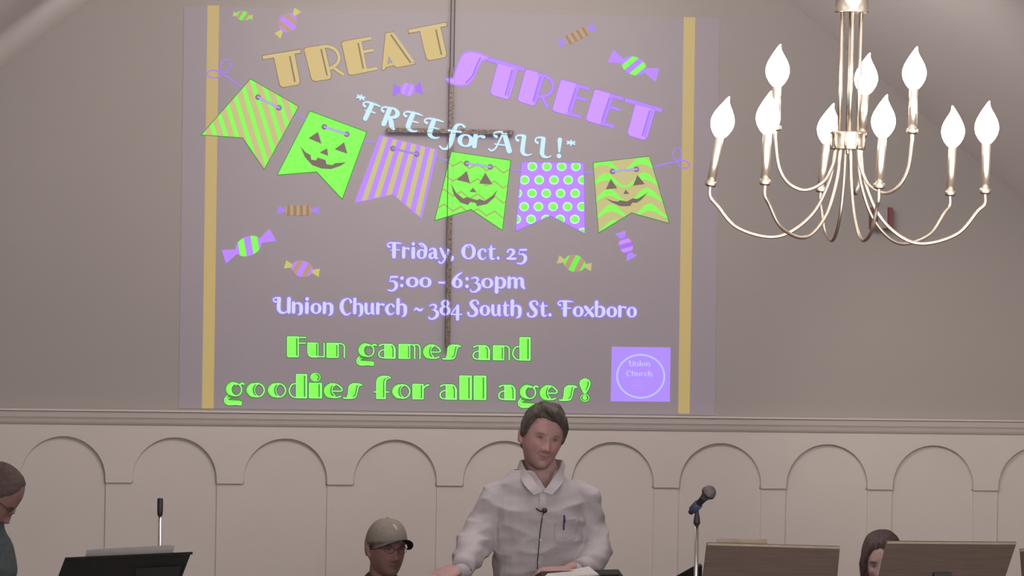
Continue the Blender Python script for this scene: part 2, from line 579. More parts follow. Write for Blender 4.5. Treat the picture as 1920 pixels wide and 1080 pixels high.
def cap(lay, ch, o, u, v, cmap, mats, sc):
    f = lambda x, y: cmap(o[0] + u[0] * x + v[0] * y, o[1] + u[1] * x + v[1] * y)
    G = DECO_CAP[ch]
    tw = .095 * sc
    for pl in G['fill']:
        lay.poly(mats[0], [f(*p) for p in pl], 1)
        pts = [f(*p) for p in pl]
        for a, b in zip(pts, pts[1:] + pts[:1]):
            lay.stroke(mats[3], [(*a, 2.6), (*b, 2.6)], 0)
    for s_ in G['thin'] + G.get('arc', []):
        pts = [(*f(*p), tw) for p in s_]
        if len(pts) > 2:
            pts = catmull(pts, 6)
        lay.stroke(mats[1], pts, 2, cap=False)
        lay.stroke(mats[3], pts, 0, extra=2, cap=False)
    for s_ in G['slot']:
        lay.stroke(mats[2], [(*f(*p), tw * .55) for p in s_], 3, cap=False)
    letter(lay, mats[0], ('gold' if mats[0] == 'pj_gold' else 'lavender') + ' art deco letter ' + ch, {mats[1]: 'inline', mats[2]: 'outline'})

g = Lay(slide, 2)
gm = ('pj_gold', 'pj_gold_l', 'pj_gold_d', 'pj_gold_d')
cap(g, 'T', (62, 388), (368, -62), (66, 330), c3, gm, 60)
cap(g, 'R', (466, 312), (318, -48), (76, 330), c3, gm, 60)
cap(g, 'E', (832, 252), (290, -55), (66, 330), c3, gm, 60)
cap(g, 'T', (1482, 134), (368, -70), (72, 325), c3, gm, 60)
aA = [c3(*p) for p in ((1262, 168), (1330, 158), (1548, 465), (1370, 500), (1342, 478), (1262, 498), (1254, 520), (1226, 526))]
g.poly('pj_gold', aA, 1)
for a, b in zip(aA, aA[1:] + aA[:1]):
    g.stroke('pj_gold_d', [(*a, 2.4), (*b, 2.4)], 0)
g.poly('pj_field', [c3(*p) for p in ((1290, 385), (1332, 455), (1276, 468))], 4)
g.stroke('pj_gold_l', [(*c3(1332, 172), 5), (*c3(1532, 455), 5)], 2)
g.stroke('pj_gold_d', [(*c3(1312, 182), 3.4), (*c3(1505, 455), 3.4)], 3, cap=False)
letter(g, 'pj_gold', 'gold art deco letter A', {'pj_gold_l': 'inline', 'pj_gold_d': 'outline', 'pj_field': 'counter'})
g = Lay(slide, 2)
gm = ('pj_lav', 'pj_lav_e', 'pj_lav_d', 'pj_lav_d')
cap(g, 'T', (425, 122), (305, 90), (-78, 285), c4, gm, 56)
cap(g, 'R', (742, 222), (255, 70), (-78, 268), c4, gm, 56)
cap(g, 'E', (1036, 308), (250, 70), (-82, 262), c4, gm, 56)
cap(g, 'E', (1320, 390), (248, 70), (-85, 262), c4, gm, 56)
cap(g, 'T', (1580, 466), (300, 88), (-82, 282), c4, gm, 56)
sS = [c4(*p) for p in ((430, 122), (345, 84), (270, 72), (222, 88), (190, 135), (155, 225), (132, 300), (60, 300), (95, 330), (150, 356), (210, 362), (258, 350), (300, 305), (335, 220), (372, 152), (430, 134))]
g.poly('pj_lav', sS, 1)
g.stroke('pj_lav_e', [(*p, 3) for p in sS], 2)
g.stroke('pj_lav_d', catmull([(*c4(360, 128), 3), (*c4(325, 200), 3), (*c4(295, 275), 3), (*c4(240, 335), 3)]), 3)
letter(g, 'pj_lav', 'lavender art deco letter S', {'pj_lav_e': 'inline', 'pj_lav_d': 'outline'})

# ---- swash alphabet: strokes (x, y, width), x-height 1, y up
def ring(cx, cy, rx, ry, ws, wt, a0=0, a1=360, n=24):
    r = []
    for i in range(n + 1):
        a = math.radians(a0 + (a1 - a0) * i / n)
        r.append((cx + rx * math.cos(a), cy + ry * math.sin(a), wt + (ws - wt) * math.cos(a) ** 2))
    return r
def sm(s):
    return catmull([tuple(map(float, p.split(','))) for p in s.split()], 6)
def ln(s):
    return [tuple(map(float, p.split(','))) for p in s.split()]
T3 = '.27'
CURL = '.16,1.06,.17 .04,1.12,.12 .0,1.28,.09 .14,1.41,.1 .4,1.45,.13'
GL = {
 'F': [sm(CURL), ln('.4,1.43,.13 .85,1.43,.12 1.15,1.38,.06'), ln('.55,1.36,.3 .55,.14,.3'), sm('.28,.74,.06 .6,.8,.09 1.0,.78,.08')],
 'R': [sm(CURL), ln('.5,1.36,.3 .5,.14,.3'), sm('.4,1.45,.12 .8,1.46,.14 1.1,1.2,.28 1.02,.88,.22 .65,.74,.08'), sm('.72,.75,.2 .9,.45,.3 1.08,.1,.28 1.32,-.06,.09')],
 'E': [sm(CURL), ln('.4,1.43,.12 .85,1.43,.12 1.15,1.36,.06'), sm('.55,1.38,.28 .5,.8,.32 .5,.3,.3 .68,.06,.18 .95,.02,.1 1.12,.12,.06'), ln('.55,.78,.09 1.0,.76,.08')],
 'A': [sm('.36,1.08,.17 .24,1.16,.12 .24,1.36,.08 .48,1.46,.09 .7,1.45,.12'), ln('.78,1.38,.27 1.15,.1,.3'), sm('.72,1.42,.1 .52,.7,.09 .36,.2,.09 .15,0,.09 .0,.1,.09'), ln('.3,.52,.07 1.15,.48,.07')],
 'L': [sm('.18,1.05,.17 .06,1.12,.12 .02,1.3,.09 .2,1.44,.1 .55,1.44,.16'), sm('.6,1.36,.28 .58,.8,.28 .58,.3,.28 .72,.06,.2 1.0,0,.1 1.25,.1,.06')],
 '!': [ln('.2,1.38,.26 .2,.45,.1'), ln('.2,.12,.26 .2,.1,.26')],
 '*': [ln('.3,1.0,.12 .3,1.5,.12'), ln('.08,1.13,.12 .52,1.38,.12'), ln('.08,1.38,.12 .52,1.13,.12')],
 'U': [sm('.2,1.06,.16 .06,1.12,.11 .0,1.28,.08 .12,1.4,.1 .4,1.42,.15'), sm('.45,1.35,.28 .42,.8,.28 .45,.3,.26 .65,.04,.16 .95,.08,.1 1.15,.3,.08'), ln('1.2,1.35,.28 1.2,.14,.28')],
 'C': [sm('1.08,1.12,.22 .98,1.34,.12 .72,1.42,.1 .35,1.2,.24 .2,.7,.32 .35,.18,.26 .7,-.08,.14 1.05,.1,.07')],
 'O': [ring(.62, .70, .46, .66, .3, .1), sm('.55,1.32,.07 .52,1.18,.07 .62,1.1,.09')],
 'S': [sm('.98,1.12,.2 .9,1.34,.12 .6,1.42,.11 .32,1.18,.24 .5,.82,.3 .82,.48,.3 .8,.12,.24 .45,-.08,.12 .12,.04,.14 .08,.22,.2')],
 'n': [ln('.2,.95,.27 .2,.12,.27'), sm('.25,.78,.09 .5,.97,.12 .76,.78,.25 .8,.35,.27 .76,.02,.2 .58,-.15,.08')],
 'm': [ln('.2,.95,.25 .2,.12,.25'), sm('.25,.78,.09 .45,.97,.12 .64,.8,.24 .66,.12,.25'), sm('.7,.78,.09 .9,.97,.12 1.08,.8,.24 1.12,.25,.25 1.25,.02,.14')],
 'u': [sm('.2,.92,.26 .2,.45,.26 .28,.12,.2 .5,.04,.12 .7,.2,.08'), sm('.78,.92,.26 .78,.3,.26 .84,.06,.18 .98,.04,.07')],
 'r': [ln('.2,.95,.27 .2,.12,.27'), sm('.28,.76,.08 .44,.95,.11 .66,.9,.19')],
 'i': [ln('.2,.92,.27 .2,.12,.27'), ln('.2,1.36,.26 .2,1.34,.26')],
 'o': [ring(.45, .48, .32, .44, .27, .09)],
 'c': [sm('.72,.78,.2 .6,.94,.11 .4,.95,.1 .18,.7,.24 .15,.4,.27 .3,.08,.2 .55,.02,.1 .78,.2,.06')],
 'd': [ring(.42, .42, .3, .4, .26, .09), sm('.74,.45,.26 .76,.9,.24 .62,1.22,.18 .38,1.4,.12 .16,1.36,.06'), sm('.28,1.28,.1 .5,1.05,.06')],
 'a': [sm('.14,.82,.13 .36,.96,.1 .58,.82,.24 .62,.4,.27 .64,.12,.24 .84,.04,.09'), sm('.58,.56,.07 .28,.48,.14 .16,.24,.24 .3,.04,.15 .56,.16,.07')],
 'y': [sm('.1,.94,.22 .3,.6,.26 .52,.15,.26'), sm('.9,.94,.2 .76,.5,.14 .54,-.05,.14 .3,-.36,.12 .0,-.38,.12 -.06,-.26,.12')],
 ',': [sm('.18,.14,.24 .2,-.02,.18 .06,-.22,.06')],
 '.': [ln('.15,.14,.26 .15,.12,.26')],
 ':': [ln('.15,.14,.26 .15,.12,.26'), ln('.15,.84,.26 .15,.82,.26')],
 't': [sm('.36,1.32,.08 .34,1.0,.24 .34,.5,.27 .38,.12,.22 .56,.03,.12 .72,.12,.06'), ln('.08,.94,.08 .7,.99,.1')],
 'h': [ln('.2,1.38,.27 .2,.12,.27'), sm('.25,.78,.09 .5,.97,.12 .76,.78,.25 .8,.35,.27 .76,.0,.2 .56,-.2,.08')],
 'b': [ln('.2,1.38,.27 .2,.1,.2'), sm('.28,.82,.09 .5,.97,.12 .76,.75,.25 .78,.35,.26 .6,.06,.15 .35,.02,.1 .2,.1,.1')],
 'f': [sm('1.0,1.38,.14 .85,1.52,.09 .62,1.45,.16 .5,1.1,.26 .46,.6,.3 .42,.05,.28 .3,-.36,.16 .05,-.45,.1 -.12,-.3,.1'), ln('.15,.97,.09 .9,.97,.09')],
 'x': [ln('.16,.9,.27 .78,.1,.27'), ln('.82,.92,.12 .1,.08,.1')],
 'p': [ln('.2,.95,.27 .2,-.36,.27'), sm('.28,.8,.09 .5,.97,.12 .78,.72,.25 .78,.3,.25 .56,.03,.12 .3,.1,.09')],
 '2': [sm('.14,.72,.15 .28,.94,.11 .58,.92,.18 .68,.68,.24 .44,.34,.14 .1,.1,.08'), ln('.12,.1,.2 .82,.1,.2')],
 '5': [ln('.28,.92,.15 .84,.94,.15'), sm('.28,.9,.07 .2,.5,.07 .46,.54,.12 .76,.3,.26 .74,-.08,.24 .44,-.36,.13 .06,-.32,.11')],
 '0': [ring(.45, .46, .34, .42, .27, .09)],
 '6': [sm('.84,1.42,.07 .5,1.14,.17 .22,.66,.28 .2,.28,.26 .46,.03,.11 .74,.2,.23 .76,.55,.23 .52,.82,.1 .3,.66,.07')],
 '3': [sm('.14,.86,.1 .4,.98,.11 .66,.82,.2 .56,.52,.11 .36,.46,.07'), sm('.44,.48,.08 .76,.3,.24 .8,-.02,.25 .5,-.34,.15 .14,-.36,.1 .06,-.22,.13')],
 '8': [ring(.45, 1.08, .24, .28, .2, .09), ring(.45, .42, .32, .38, .26, .1)],
 '4': [ln('.62,.88,.25 .62,-.36,.25'), ln('.6,.92,.1 .06,.1,.09'), ln('.06,.08,.1 .95,.08,.1')],
 '-': [ln('.05,.45,.17 .55,.45,.17')],
 '~': [sm('.02,.42,.1 .22,.58,.17 .5,.46,.19 .72,.42,.17 .92,.58,.1')],
}
def inkbox(st):
    return min(p[0] - p[2] * .5 for s in st for p in s), max(p[0] + p[2] * .5 for s in st for p in s)
def glyph(lay, ch, x0, x1, base, xh, mats, ang=0, slant=0, halo=4, hk=1.14, l=0):
    """ink from x0..x1 (measured along the text direction) with baseline point base=(px,py at x0)"""
    st = GL[ch]
    a, b = inkbox(st)
    sx = (x1 - x0) / (b - a)
    c, s = math.cos(ang), math.sin(ang)
    for s_ in st:
        pts = []
        for x, y, w_ in s_:
            X = (x - a) * sx + slant * y * xh
            Yy = -y * xh
            pts.append((base[0] + X * c - Yy * s, base[1] + X * s + Yy * c, w_ * (.6 * xh + .4 * sx)))
        if mats[1]:
            lay.stroke(mats[1], pts, l, extra=halo + .8)
        lay.stroke(mats[0], pts, l + 1, k=hk)
def line(items, yf, xh, mats, label, slope=.0142, halo=4.5, names=None):
    g = Lay(slide, 2)
    for ch, x0, x1 in items:
        glyph(g, ch, x0, x1, (x0, yf(x0)), xh, mats, ang=slope, halo=halo)
        letter(g, mats[0], label + ' ' + ch, {mats[1]: 'glow'})
wm = ('pj_whiteb', 'pj_halo')
line([('F', 725, 753), ('r', 754, 768), ('i', 771, 778.5), ('d', 781, 801), ('a', 803, 822), ('y', 822, 842), (',', 845, 851), ('O', 865, 892), ('c', 895, 912),
      ('t', 914, 929), ('.', 931, 937), ('2', 949, 968), ('5', 969, 988)], lambda x: 484 + .0125 * (x - 736), 20, wm, 'pale violet-white character')
line([('5', 727, 746), (':', 750, 757), ('0', 761, 785), ('0', 786, 809), ('-', 822, 834), ('6', 847, 867), (':', 872, 879), ('3', 881, 902), ('0', 902, 925),
      ('p', 928, 949), ('m', 951, 985)], lambda x: 538 + .0125 * (x - 760), 20, wm, 'pale violet-white character')
line([('U', 511, 545), ('n', 547, 568), ('i', 571.5, 579), ('o', 582, 603), ('n', 605, 625), ('C', 637, 660), ('h', 662, 681), ('u', 683, 703), ('r', 705, 721), ('c', 722, 740),
      ('h', 743, 763), ('~', 776, 793), ('3', 803, 823), ('8', 824, 845), ('4', 845, 866), ('S', 876, 898), ('o', 899, 919), ('u', 921, 940), ('t', 941, 955), ('h', 957, 978),
      ('S', 988, 1009), ('t', 1011, 1026), ('.', 1028, 1034), ('F', 1045, 1074), ('o', 1074, 1094), ('x', 1095, 1114), ('b', 1115, 1135), ('o', 1137, 1157), ('r', 1159, 1174), ('o', 1175, 1194)],
     lambda x: 587 + .0118 * (x - 520), 20, wm, 'pale violet-white character')
# *FREE for ALL!* on its curve: (char, px, py of ink left on baseline, width, angle, slant)
g = Lay(slide, 6)
def c6(x, y): return (640 + x / 4.174, 165 + y / 4.174)
for ch, cx, cy, wd, an, sl_, xh in (('*', 92, 148, 17, 17, 0, 17), ('F', 165, 232, 34, 17, .14, 24), ('R', 308, 278, 40, 15, .12, 24.5), ('E', 482, 316, 37, 12, .10, 24),
                           ('E', 645, 372, 37, 10, .08, 24), ('f', 790, 425, 43, 7, .05, 25), ('o', 915, 452, 31, 6, .0, 24), ('r', 1035, 466, 23, 5, .04, 24),
                           ('A', 1158, 488, 45, 5, .0, 25), ('L', 1360, 518, 34, 4, .03, 25), ('L', 1512, 536, 34, 3, .03, 25), ('!', 1683, 542, 9.5, 3, 0, 24), ('*', 1757, 516, 17, 3, 0, 17)):
    b = c6(cx, cy)
    if ch not in '*!':
        b = (b[0] - (math.sin(math.radians(an)) + sl_) * 1.15 * xh, b[1])
    glyph(g, ch, 0, wd, b, xh, ('pj_white', 'pj_halo2'), math.radians(an), sl_, halo=1.4)
    letter(g, 'pj_white', 'bright cyan-white character ' + ch, {'pj_halo2': 'glow'})
# ---- fat deco lower case: fat polygons, bright strokes, thin strokes, dark slots
DL_ = {
 'F': dict(fat=[[(.0, 1.42), (.62, 1.42), (.62, .04), (.58, 0), (.04, 0), (0, .05)]], thin=[ln('.6,1.38,.09 1.05,1.38,.09'), ln('.6,.98,.09 1.02,.98,.09'), ln('.6,1.4,.08 .6,.05,.08')], slot=[ln('.53,1.3,.09 .53,.08,.09')]),
 'u': dict(fat=[[(0, 1), (.55, 1), (.55, 0), (.25, 0), (.08, .08), (0, .3)]], thin=[ln('.62,.98,.08 .62,.05,.08'), ln('.3,.04,.09 1.0,.04,.09'), ln('1.0,1,.1 1.0,.03,.1')], slot=[ln('.55,.95,.08 .55,.1,.08')]),
 'n': dict(fat=[[(0, 1), (.6, 1), (.6, 0), (0, 0)]], thin=[ln('.65,.98,.08 .65,.02,.08'), sm('.5,.97,.08 .8,.98,.09 .98,.85,.1 1.0,.5,.1 1.0,0,.1')], slot=[ln('.57,.88,.08 .57,.06,.08')]),
 'm': dict(fat=[[(0, 1), (.48, 1), (.48, 0), (0, 0)]], thin=[ln('.52,.98,.07 .52,.02,.07'), sm('.45,.97,.08 .62,.98,.09 .74,.85,.1 .75,.5,.1 .75,0,.1'), sm('.7,.97,.08 .88,.98,.09 .98,.85,.1 1.0,.5,.1 1.0,0,.1')], slot=[ln('.46,.88,.07 .46,.06,.07')]),
 'g': dict(bs=[sm('.62,.9,.2 .38,.9,.3 .25,.6,.5 .3,.32,.4 .55,.12,.12'), sm('.3,.0,.1 .12,-.12,.16 .2,-.32,.3 .5,-.35,.28 .78,-.35,.26')], thin=[ring(.6, .52, .3, .42, .1, .08), sm('.8,.8,.1 .9,.95,.12 1.02,.9,.12'), sm('.15,.1,.08 .02,-.1,.09 .02,-.35,.09 .2,-.5,.09 .6,-.48,.09 .85,-.5,.1 .88,-.3,.08')],
           slot=[ring(.6, .52, .2, .34, .07, .05, 100, 260, 10), ln('.2,.02,.09 .75,.02,.07')]),
 'a': dict(fat=[[(.38, .98), (.75, .98), (.9, .85), (.94, .6), (.94, 0), (.38, 0)]], thin=[sm('.08,.88,.12 .25,.97,.09 .5,.98,.09 .8,.96,.09 .97,.7,.1 .98,.3,.1 .98,0,.1'), sm('.45,.6,.08 .2,.55,.09 .05,.35,.1 .1,.1,.1 .35,.03,.09 .98,.03,.08')], slot=[sm('.78,.88,.08 .86,.7,.08 .87,.08,.08')]),
 'e': dict(bs=[sm('.62,.88,.16 .36,.8,.36 .26,.5,.5 .34,.2,.36 .6,.1,.14')], thin=[sm('.5,.05,.09 .75,.06,.1 .92,.14,.1'), sm('.4,.98,.09 .7,.95,.09 .95,.7,.1 .95,.5,.09 .55,.48,.09'), sm('.6,.9,.07 .5,.65,.07 .52,.35,.07 .65,.15,.07')], slot=[sm('.52,.85,.08 .44,.6,.08 .46,.3,.08 .56,.14,.08')]),
 's': dict(fat=[[(.28, .8), (.4, .96), (.6, 1), (.84, .98), (.76, .8), (.72, .3), (.62, .1), (.45, 0), (.16, .02), (.25, .3)]], thin=[sm('.5,1,.09 .85,.98,.1 1.02,.9,.08'), sm('.0,.02,.12 .2,.0,.1 .5,.02,.1 .66,.12,.08 .74,.4,.08 .82,.8,.08 .95,.9,.08')], slot=[sm('.76,.9,.08 .7,.6,.08 .64,.25,.08 .5,.1,.06')]),
 'd': dict(fat=[[(.42, 1.6), (1.0, 1.6), (1.0, 0), (.42, 0)]], thin=[sm('.42,.97,.08 .18,.9,.09 .04,.6,.1 .04,.35,.1 .2,.08,.09 .45,.02,.08 1.0,.02,.07'), ln('.97,1.58,.07 .97,.02,.07')], slot=[ln('.88,1.5,.09 .88,.08,.09')]),
 'i': dict(fat=[[(0, 1), (1, 1), (1, 0), (0, 0)]], thin=[ln('.95,.98,.08 .95,.03,.08'), ring(.5, 1.42, .38, .27, .07, .07)], bs=[ln('.42,1.43,.5 .5,1.4,.5')], slot=[ln('.8,.94,.09 .8,.06,.09'), ring(.5, 1.42, .26, .18, .06, .06, -60, 60, 8)]),
 'l': dict(fat=[[(0, 1.6), (1, 1.6), (1, 0), (0, 0)]], thin=[ln('.95,1.58,.08 .95,.03,.08')], slot=[ln('.79,1.5,.09 .79,.07,.09')]),
 'o': dict(bs=[sm('.58,.9,.16 .36,.8,.36 .25,.5,.5 .36,.2,.36 .58,.1,.16')], thin=[ring(.6, .5, .36, .46, .1, .09), ring(.68, .5, .2, .38, .06, .05, 100, 260, 10)], slot=[ring(.62, .5, .2, .4, .08, .05, 110, 250, 10)]),
 'f': dict(fat=[[(.14, 0), (.14, 1.15), (.22, 1.4), (.42, 1.52), (.78, 1.52), (.72, 1.35), (.64, 1.1), (.64, 0)]], thin=[sm('.5,1.52,.09 .8,1.52,.1 .98,1.42,.1'), sm('.95,1.42,.07 .75,1.3,.07 .68,1.0,.08 .68,0,.08'), ln('-.02,.45,.09 .15,.45,.09'), ln('.66,.45,.09 .9,.45,.09')], slot=[sm('.7,1.36,.07 .59,1.2,.07 .58,.6,.08 .58,.08,.08')]),
 'r': dict(fat=[[(0, 1), (.62, 1), (.62, 0), (0, 0)]], thin=[ln('.66,.98,.08 .66,.02,.08'), sm('.66,.7,.08 .82,.9,.12 1.0,.96,.12')], slot=[ln('.55,.94,.08 .55,.06,.08')]),
 '!': dict(fat=[[(.1, 1.35), (.02, 1.15), (.2, .8), (.42, .5), (.58, .5), (.82, .8), (.98, 1.15), (.88, 1.38), (.5, 1.5)]], bs=[ln('.5,.2,.42 .52,.18,.42')], thin=[ring(.5, .18, .38, .24, .06, .06), sm('.88,1.38,.08 .98,1.15,.08 .8,.78,.07 .56,.5,.07')], slot=[sm('.78,1.3,.09 .8,1.1,.09 .6,.7,.06'), ring(.5, .18, .25, .14, .06, .05, -60, 60, 8)]),
}
def deco(lay, ch, x0, x1, y0, xh, slope=.0142):
    G = DL_[ch]
    xs_ = [p[0] for f_ in G.get('fat', []) for p in f_] + [q for k in ('thin', 'bs') for s in G.get(k, []) for p in s for q in (p[0] - p[2] / 2.5, p[0] + p[2] / 2.5)]
    a, b = min(xs_), max(xs_)
    sx = (x1 - x0) / (b - a)
    ww = xh * .75 + sx * .25 * .5
    f = lambda p: (x0 + (p[0] - a) * sx, y0 - p[1] * xh + ((p[0] - a) * sx) * slope)
    for pl in G.get('fat', []):
        pts = [f(p) for p in pl]
        cl = pts + [pts[0]]
        for u_, v_ in zip(cl, cl[1:]):
            lay.stroke('pj_green_d', [(*u_, 4.4), (*v_, 4.4)], 0)
            lay.stroke('pj_green_l', [(*u_, 1.6), (*v_, 1.6)], 2)
        lay.poly('pj_green', pts, 1)
    for s in G.get('bs', []):
        q = [(*f(p), p[2] * ww) for p in s]
        lay.stroke('pj_green_d', q, 0, extra=4)
        lay.stroke('pj_green', q, 1)
    for s in G.get('slot', []):
        lay.stroke('pj_green_d', [(*f(p), p[2] * ww * 1.15) for p in s], 3, cap=False)
    for s in G.get('thin', []):
        q = [(*f(p), p[2] * ww) for p in s]
        lay.stroke('pj_green_d', q, 0, extra=3.2)
        lay.stroke('pj_green_l', q, 4)
for items, yf, xh, lab in (([('F', 539, 575), ('u', 577, 609), ('n', 613, 647), ('g', 668, 707), ('a', 709, 742), ('m', 748, 789), ('e', 792, 827), ('s', 829, 865), ('a', 886, 919), ('n', 925, 956), ('d', 960, 995)],
                           lambda x: 669 + .0145 * (x - 545), 26.5, 'bright green deco lettering Fun games and'),
                          ([('g', 420, 459), ('o', 461, 497), ('o', 501, 537), ('d', 541, 576), ('i', 580, 603), ('e', 606, 643), ('s', 643, 680), ('f', 700, 733), ('o', 734, 770), ('r', 774, 805),
                            ('a', 824, 857), ('l', 862, 884), ('l', 889, 911), ('a', 934, 967), ('g', 971, 1010), ('e', 1011, 1046), ('s', 1048, 1083), ('!', 1087, 1107)],
                           lambda x: 745 + .0095 * (x - 475), 27.5, 'bright green deco lettering goodies for all ages!')):
    g = Lay(slide, 2)
    for ch, x0, x1 in items:
        deco(g, ch, x0, x1, yf(x0), xh)
        letter(g, 'pj_green', 'bright green deco character ' + ch, {'pj_green_l': 'inline', 'pj_green_d': 'outline'})

# ---- bunting
def a3(x, y): return (360 + x / 3.376, 120 + y / 3.376)
def a4(x, y): return (800 + x / 3.485, 140 + y / 3.485)
def pennant(cm, outline, base, extra, eyelets, face, label, edge='pj_green_d', cordm='pj_cordl'):
    out = [cm(*p) for p in outline]
    bmm = bmesh.new()
    poly(bmm, out, 3)
    pn = fin('pennant', bmm, base, slide)
    pn['label'] = label
    THROWN.append((base, 3, list(out)))
    g = Lay(pn, 3)
    for a, b in zip(out, out[1:] + out[:1]):
        g.stroke(edge, [(*a, 3), (*b, 3)], -1)
    extra(g, out, cm)
    for fk, tri in enumerate(face):
        g.key = ('face', fk)
        g.poly('pj_dark', [cm(*p) for p in tri], 3)
    e = [cm(*p) for p in eyelets]
    g.key = 'cord'
    if e:
        g.stroke('pj_cord', [(*e[0], 4.2), (*e[1], 4.2)], 4)
        g.stroke(cordm, [(*e[0], 2.2), (*e[1], 2.2)], 5)
        for q in e:
            g.key = q
            g.poly('pj_dark' if base != 'pj_purple' else 'pj_lav_d', ellipse(*q, 5.2, 5.2), 3)
            g.poly('pj_cord', ellipse(q[0] + .4, q[1] - .2, 3.2, 3.2), 4)
    g.build({'pj_dark': 'face' if face else 'eyelet', 'pj_cord': 'cord', 'pj_cordl': 'cord_highlight', edge: 'pennant_edge', '*': 'pattern'})
def stripes1(g, out, cm):
    d = (.29, .957)
    for k in range(-3, 9):
        g.key = k
        x = 145 + k * 68
        c = (x, 450)
        q = [cm(c[0] + d[0] * t + s_ * 14, c[1] + d[1] * t) for t, s_ in ((-600, -1), (-600, 1), (400, 1), (400, -1))]
        g.poly('pj_green', clip(out, q), 1)
def dots2(g, out, cm):
    for (x, y) in ((765, 385), (825, 360), (1045, 485), (885, 478), (660, 495), (625, 580), (755, 530), (655, 640), (590, 665), (1010, 568), (935, 595), (990, 640), (905, 680), (840, 705), (935, 738), (880, 768), (935, 415)):
        g.key = (x, y)
        g.poly('pj_green_m', [(px, py) for px, py in ellipse(*cm(x, y), 1.6, 1.6, n=8)], 1)
        g.poly('pj_tan', ellipse(*cm(x + 1, y - 3), .8, .6, n=6), 2)
def stripes3(g, out, cm):
    TL, TR, BR, BL = (1190, 450), (1550, 540), (1450, 990), (1035, 890)
    L = lambda a, b, t: (a[0] + (b[0] - a[0]) * t, a[1] + (b[1] - a[1]) * t)
    for t in (-.02, .145, .31, .475, .64, .805, .965):
        g.key = t
        q = [cm(*L(TL, TR, t)), cm(*L(TL, TR, t + .085)), cm(*L(BL, BR, t + .085)), cm(*L(BL, BR, t))]
        g.poly('pj_purple', clip(out, q), 1)
def zig4(g, out, cm):
    for r in range(5):
        g.key = r
        base = 540 + r * 98
        pts = [(60 + i * 55, base + (0 if i % 2 else 38) + (i * 7.5)) for i in range(10)]
        for a, b in zip(pts, pts[1:]):
            for off, m_ in ((0, 'pj_zig'), (8, 'pj_zig2')):
                q = [cm(a[0], a[1] + off), cm(b[0], b[1] + off), cm(b[0], b[1] + off + 9), cm(a[0], a[1] + off + 9)]
                g.poly(m_, clip(out, q), 1 if m_ == 'pj_zig2' else 2)
def dots5(g, out, cm):
    for y, xs5 in ((600, (690, 785, 882, 975)), (688, (640, 735, 832, 925, 1020)), (775, (592, 688, 781, 875, 970)), (862, (637, 730, 826, 920, 1015)), (945, (585, 682, 780, 872, 968)), (1030, (635, 1020))):
        for x in xs5:
            g.key = (x, y)
            c = cm(x, y)
            g.poly('pj_white', clip(out, ellipse(*c, 9.2, 8.8, n=18)), 1)
            g.poly('pj_green', clip(out, ellipse(*c, 7.0, 6.4, n=18)), 2)
def waves6(g, out, cm):
    for r in range(5):
        g.key = r
        for i in range(30):
            def yy(x): return 600 + r * 102 + (x - 1090) * -.02 - 34 * math.sin((x - 1090 - r * 18) / 250 * 2 * PI)
            def hh(x): return 15 + 9 * math.sin((x - 1090 - r * 18) / 250 * 2 * PI)
            x0, x1 = 1080 + i * 18, 1080 + (i + 1) * 18.2
            q = [cm(x0, yy(x0) - hh(x0)), cm(x1, yy(x1) - hh(x1)), cm(x1, yy(x1) + hh(x1)), cm(x0, yy(x0) + hh(x0))]
            g.poly('pj_green', clip(out, q), 1)
pennant(a3, [(370, 97), (673, 270), (457, 663), (322, 465), (62, 447)], 'pj_tan', stripes1, [(418, 210), (550, 277)], [], 'beige pennant with green diagonal stripes')
pennant(a3, [(747, 300), (1103, 432), (950, 852), (790, 680), (543, 700)], 'pj_green', dots2, [(838, 398), (980, 445)],
        [[(797, 430), (820, 505), (737, 470)], [(963, 495), (983, 568), (903, 540)], [(855, 533), (862, 582), (808, 560)],
         [(685, 520), (720, 560), (750, 575), (755, 605), (785, 610), (795, 592), (845, 608), (852, 635), (890, 640), (905, 628), (975, 622), (940, 645), (880, 665), (820, 662), (760, 640), (715, 590)]],
        'green speckled pennant with a jack-o-lantern face')
pennant(a3, [(1190, 455), (1550, 545), (1450, 972), (1272, 822), (1035, 875)], 'pj_tan', stripes3, [(1272, 535), (1422, 570)], [], 'beige pennant with lilac stripes', 'pj_purple', 'pj_cord')
pennant(a4, [(163, 505), (547, 562), (493, 1013), (290, 878), (55, 950)], 'pj_green', zig4, [(262, 580), (415, 603)],
        [[(262, 628), (283, 708), (197, 688)], [(383, 640), (430, 717), (343, 712)], [(303, 738), (327, 770), (280, 765)],
         [(158, 712), (195, 775), (240, 810), (262, 800), (330, 820), (345, 812), (380, 825), (430, 790), (462, 752), (440, 805), (395, 845), (330, 860), (320, 838), (285, 832), (270, 852), (220, 835), (180, 790)]],
        'green zigzag pennant with a jack-o-lantern face')
pennant(a4, [(622, 572), (1025, 578), (1032, 1035), (810, 920), (583, 1020)], 'pj_purple', dots5, [], [], 'purple pennant with green dots', 'pj_lav_d')
pennant(a4, [(1090, 577), (1455, 535), (1582, 968), (1338, 900), (1125, 1030)], 'pj_tan', waves6, [(1215, 632), (1370, 618)],
        [[(1203, 680), (1245, 742), (1170, 750)], [(1377, 655), (1425, 715), (1348, 725)], [(1300, 752), (1325, 778), (1285, 780)],
         [(1165, 805), (1215, 825), (1250, 830), (1262, 820), (1310, 828), (1345, 808), (1375, 812), (1385, 808), (1448, 768), (1400, 820), (1370, 838), (1345, 835), (1330, 858), (1290, 860), (1262, 858), (1245, 850), (1210, 835)]],
        'beige pennant with green waves and a jack-o-lantern face')
g = Lay(slide, 2)
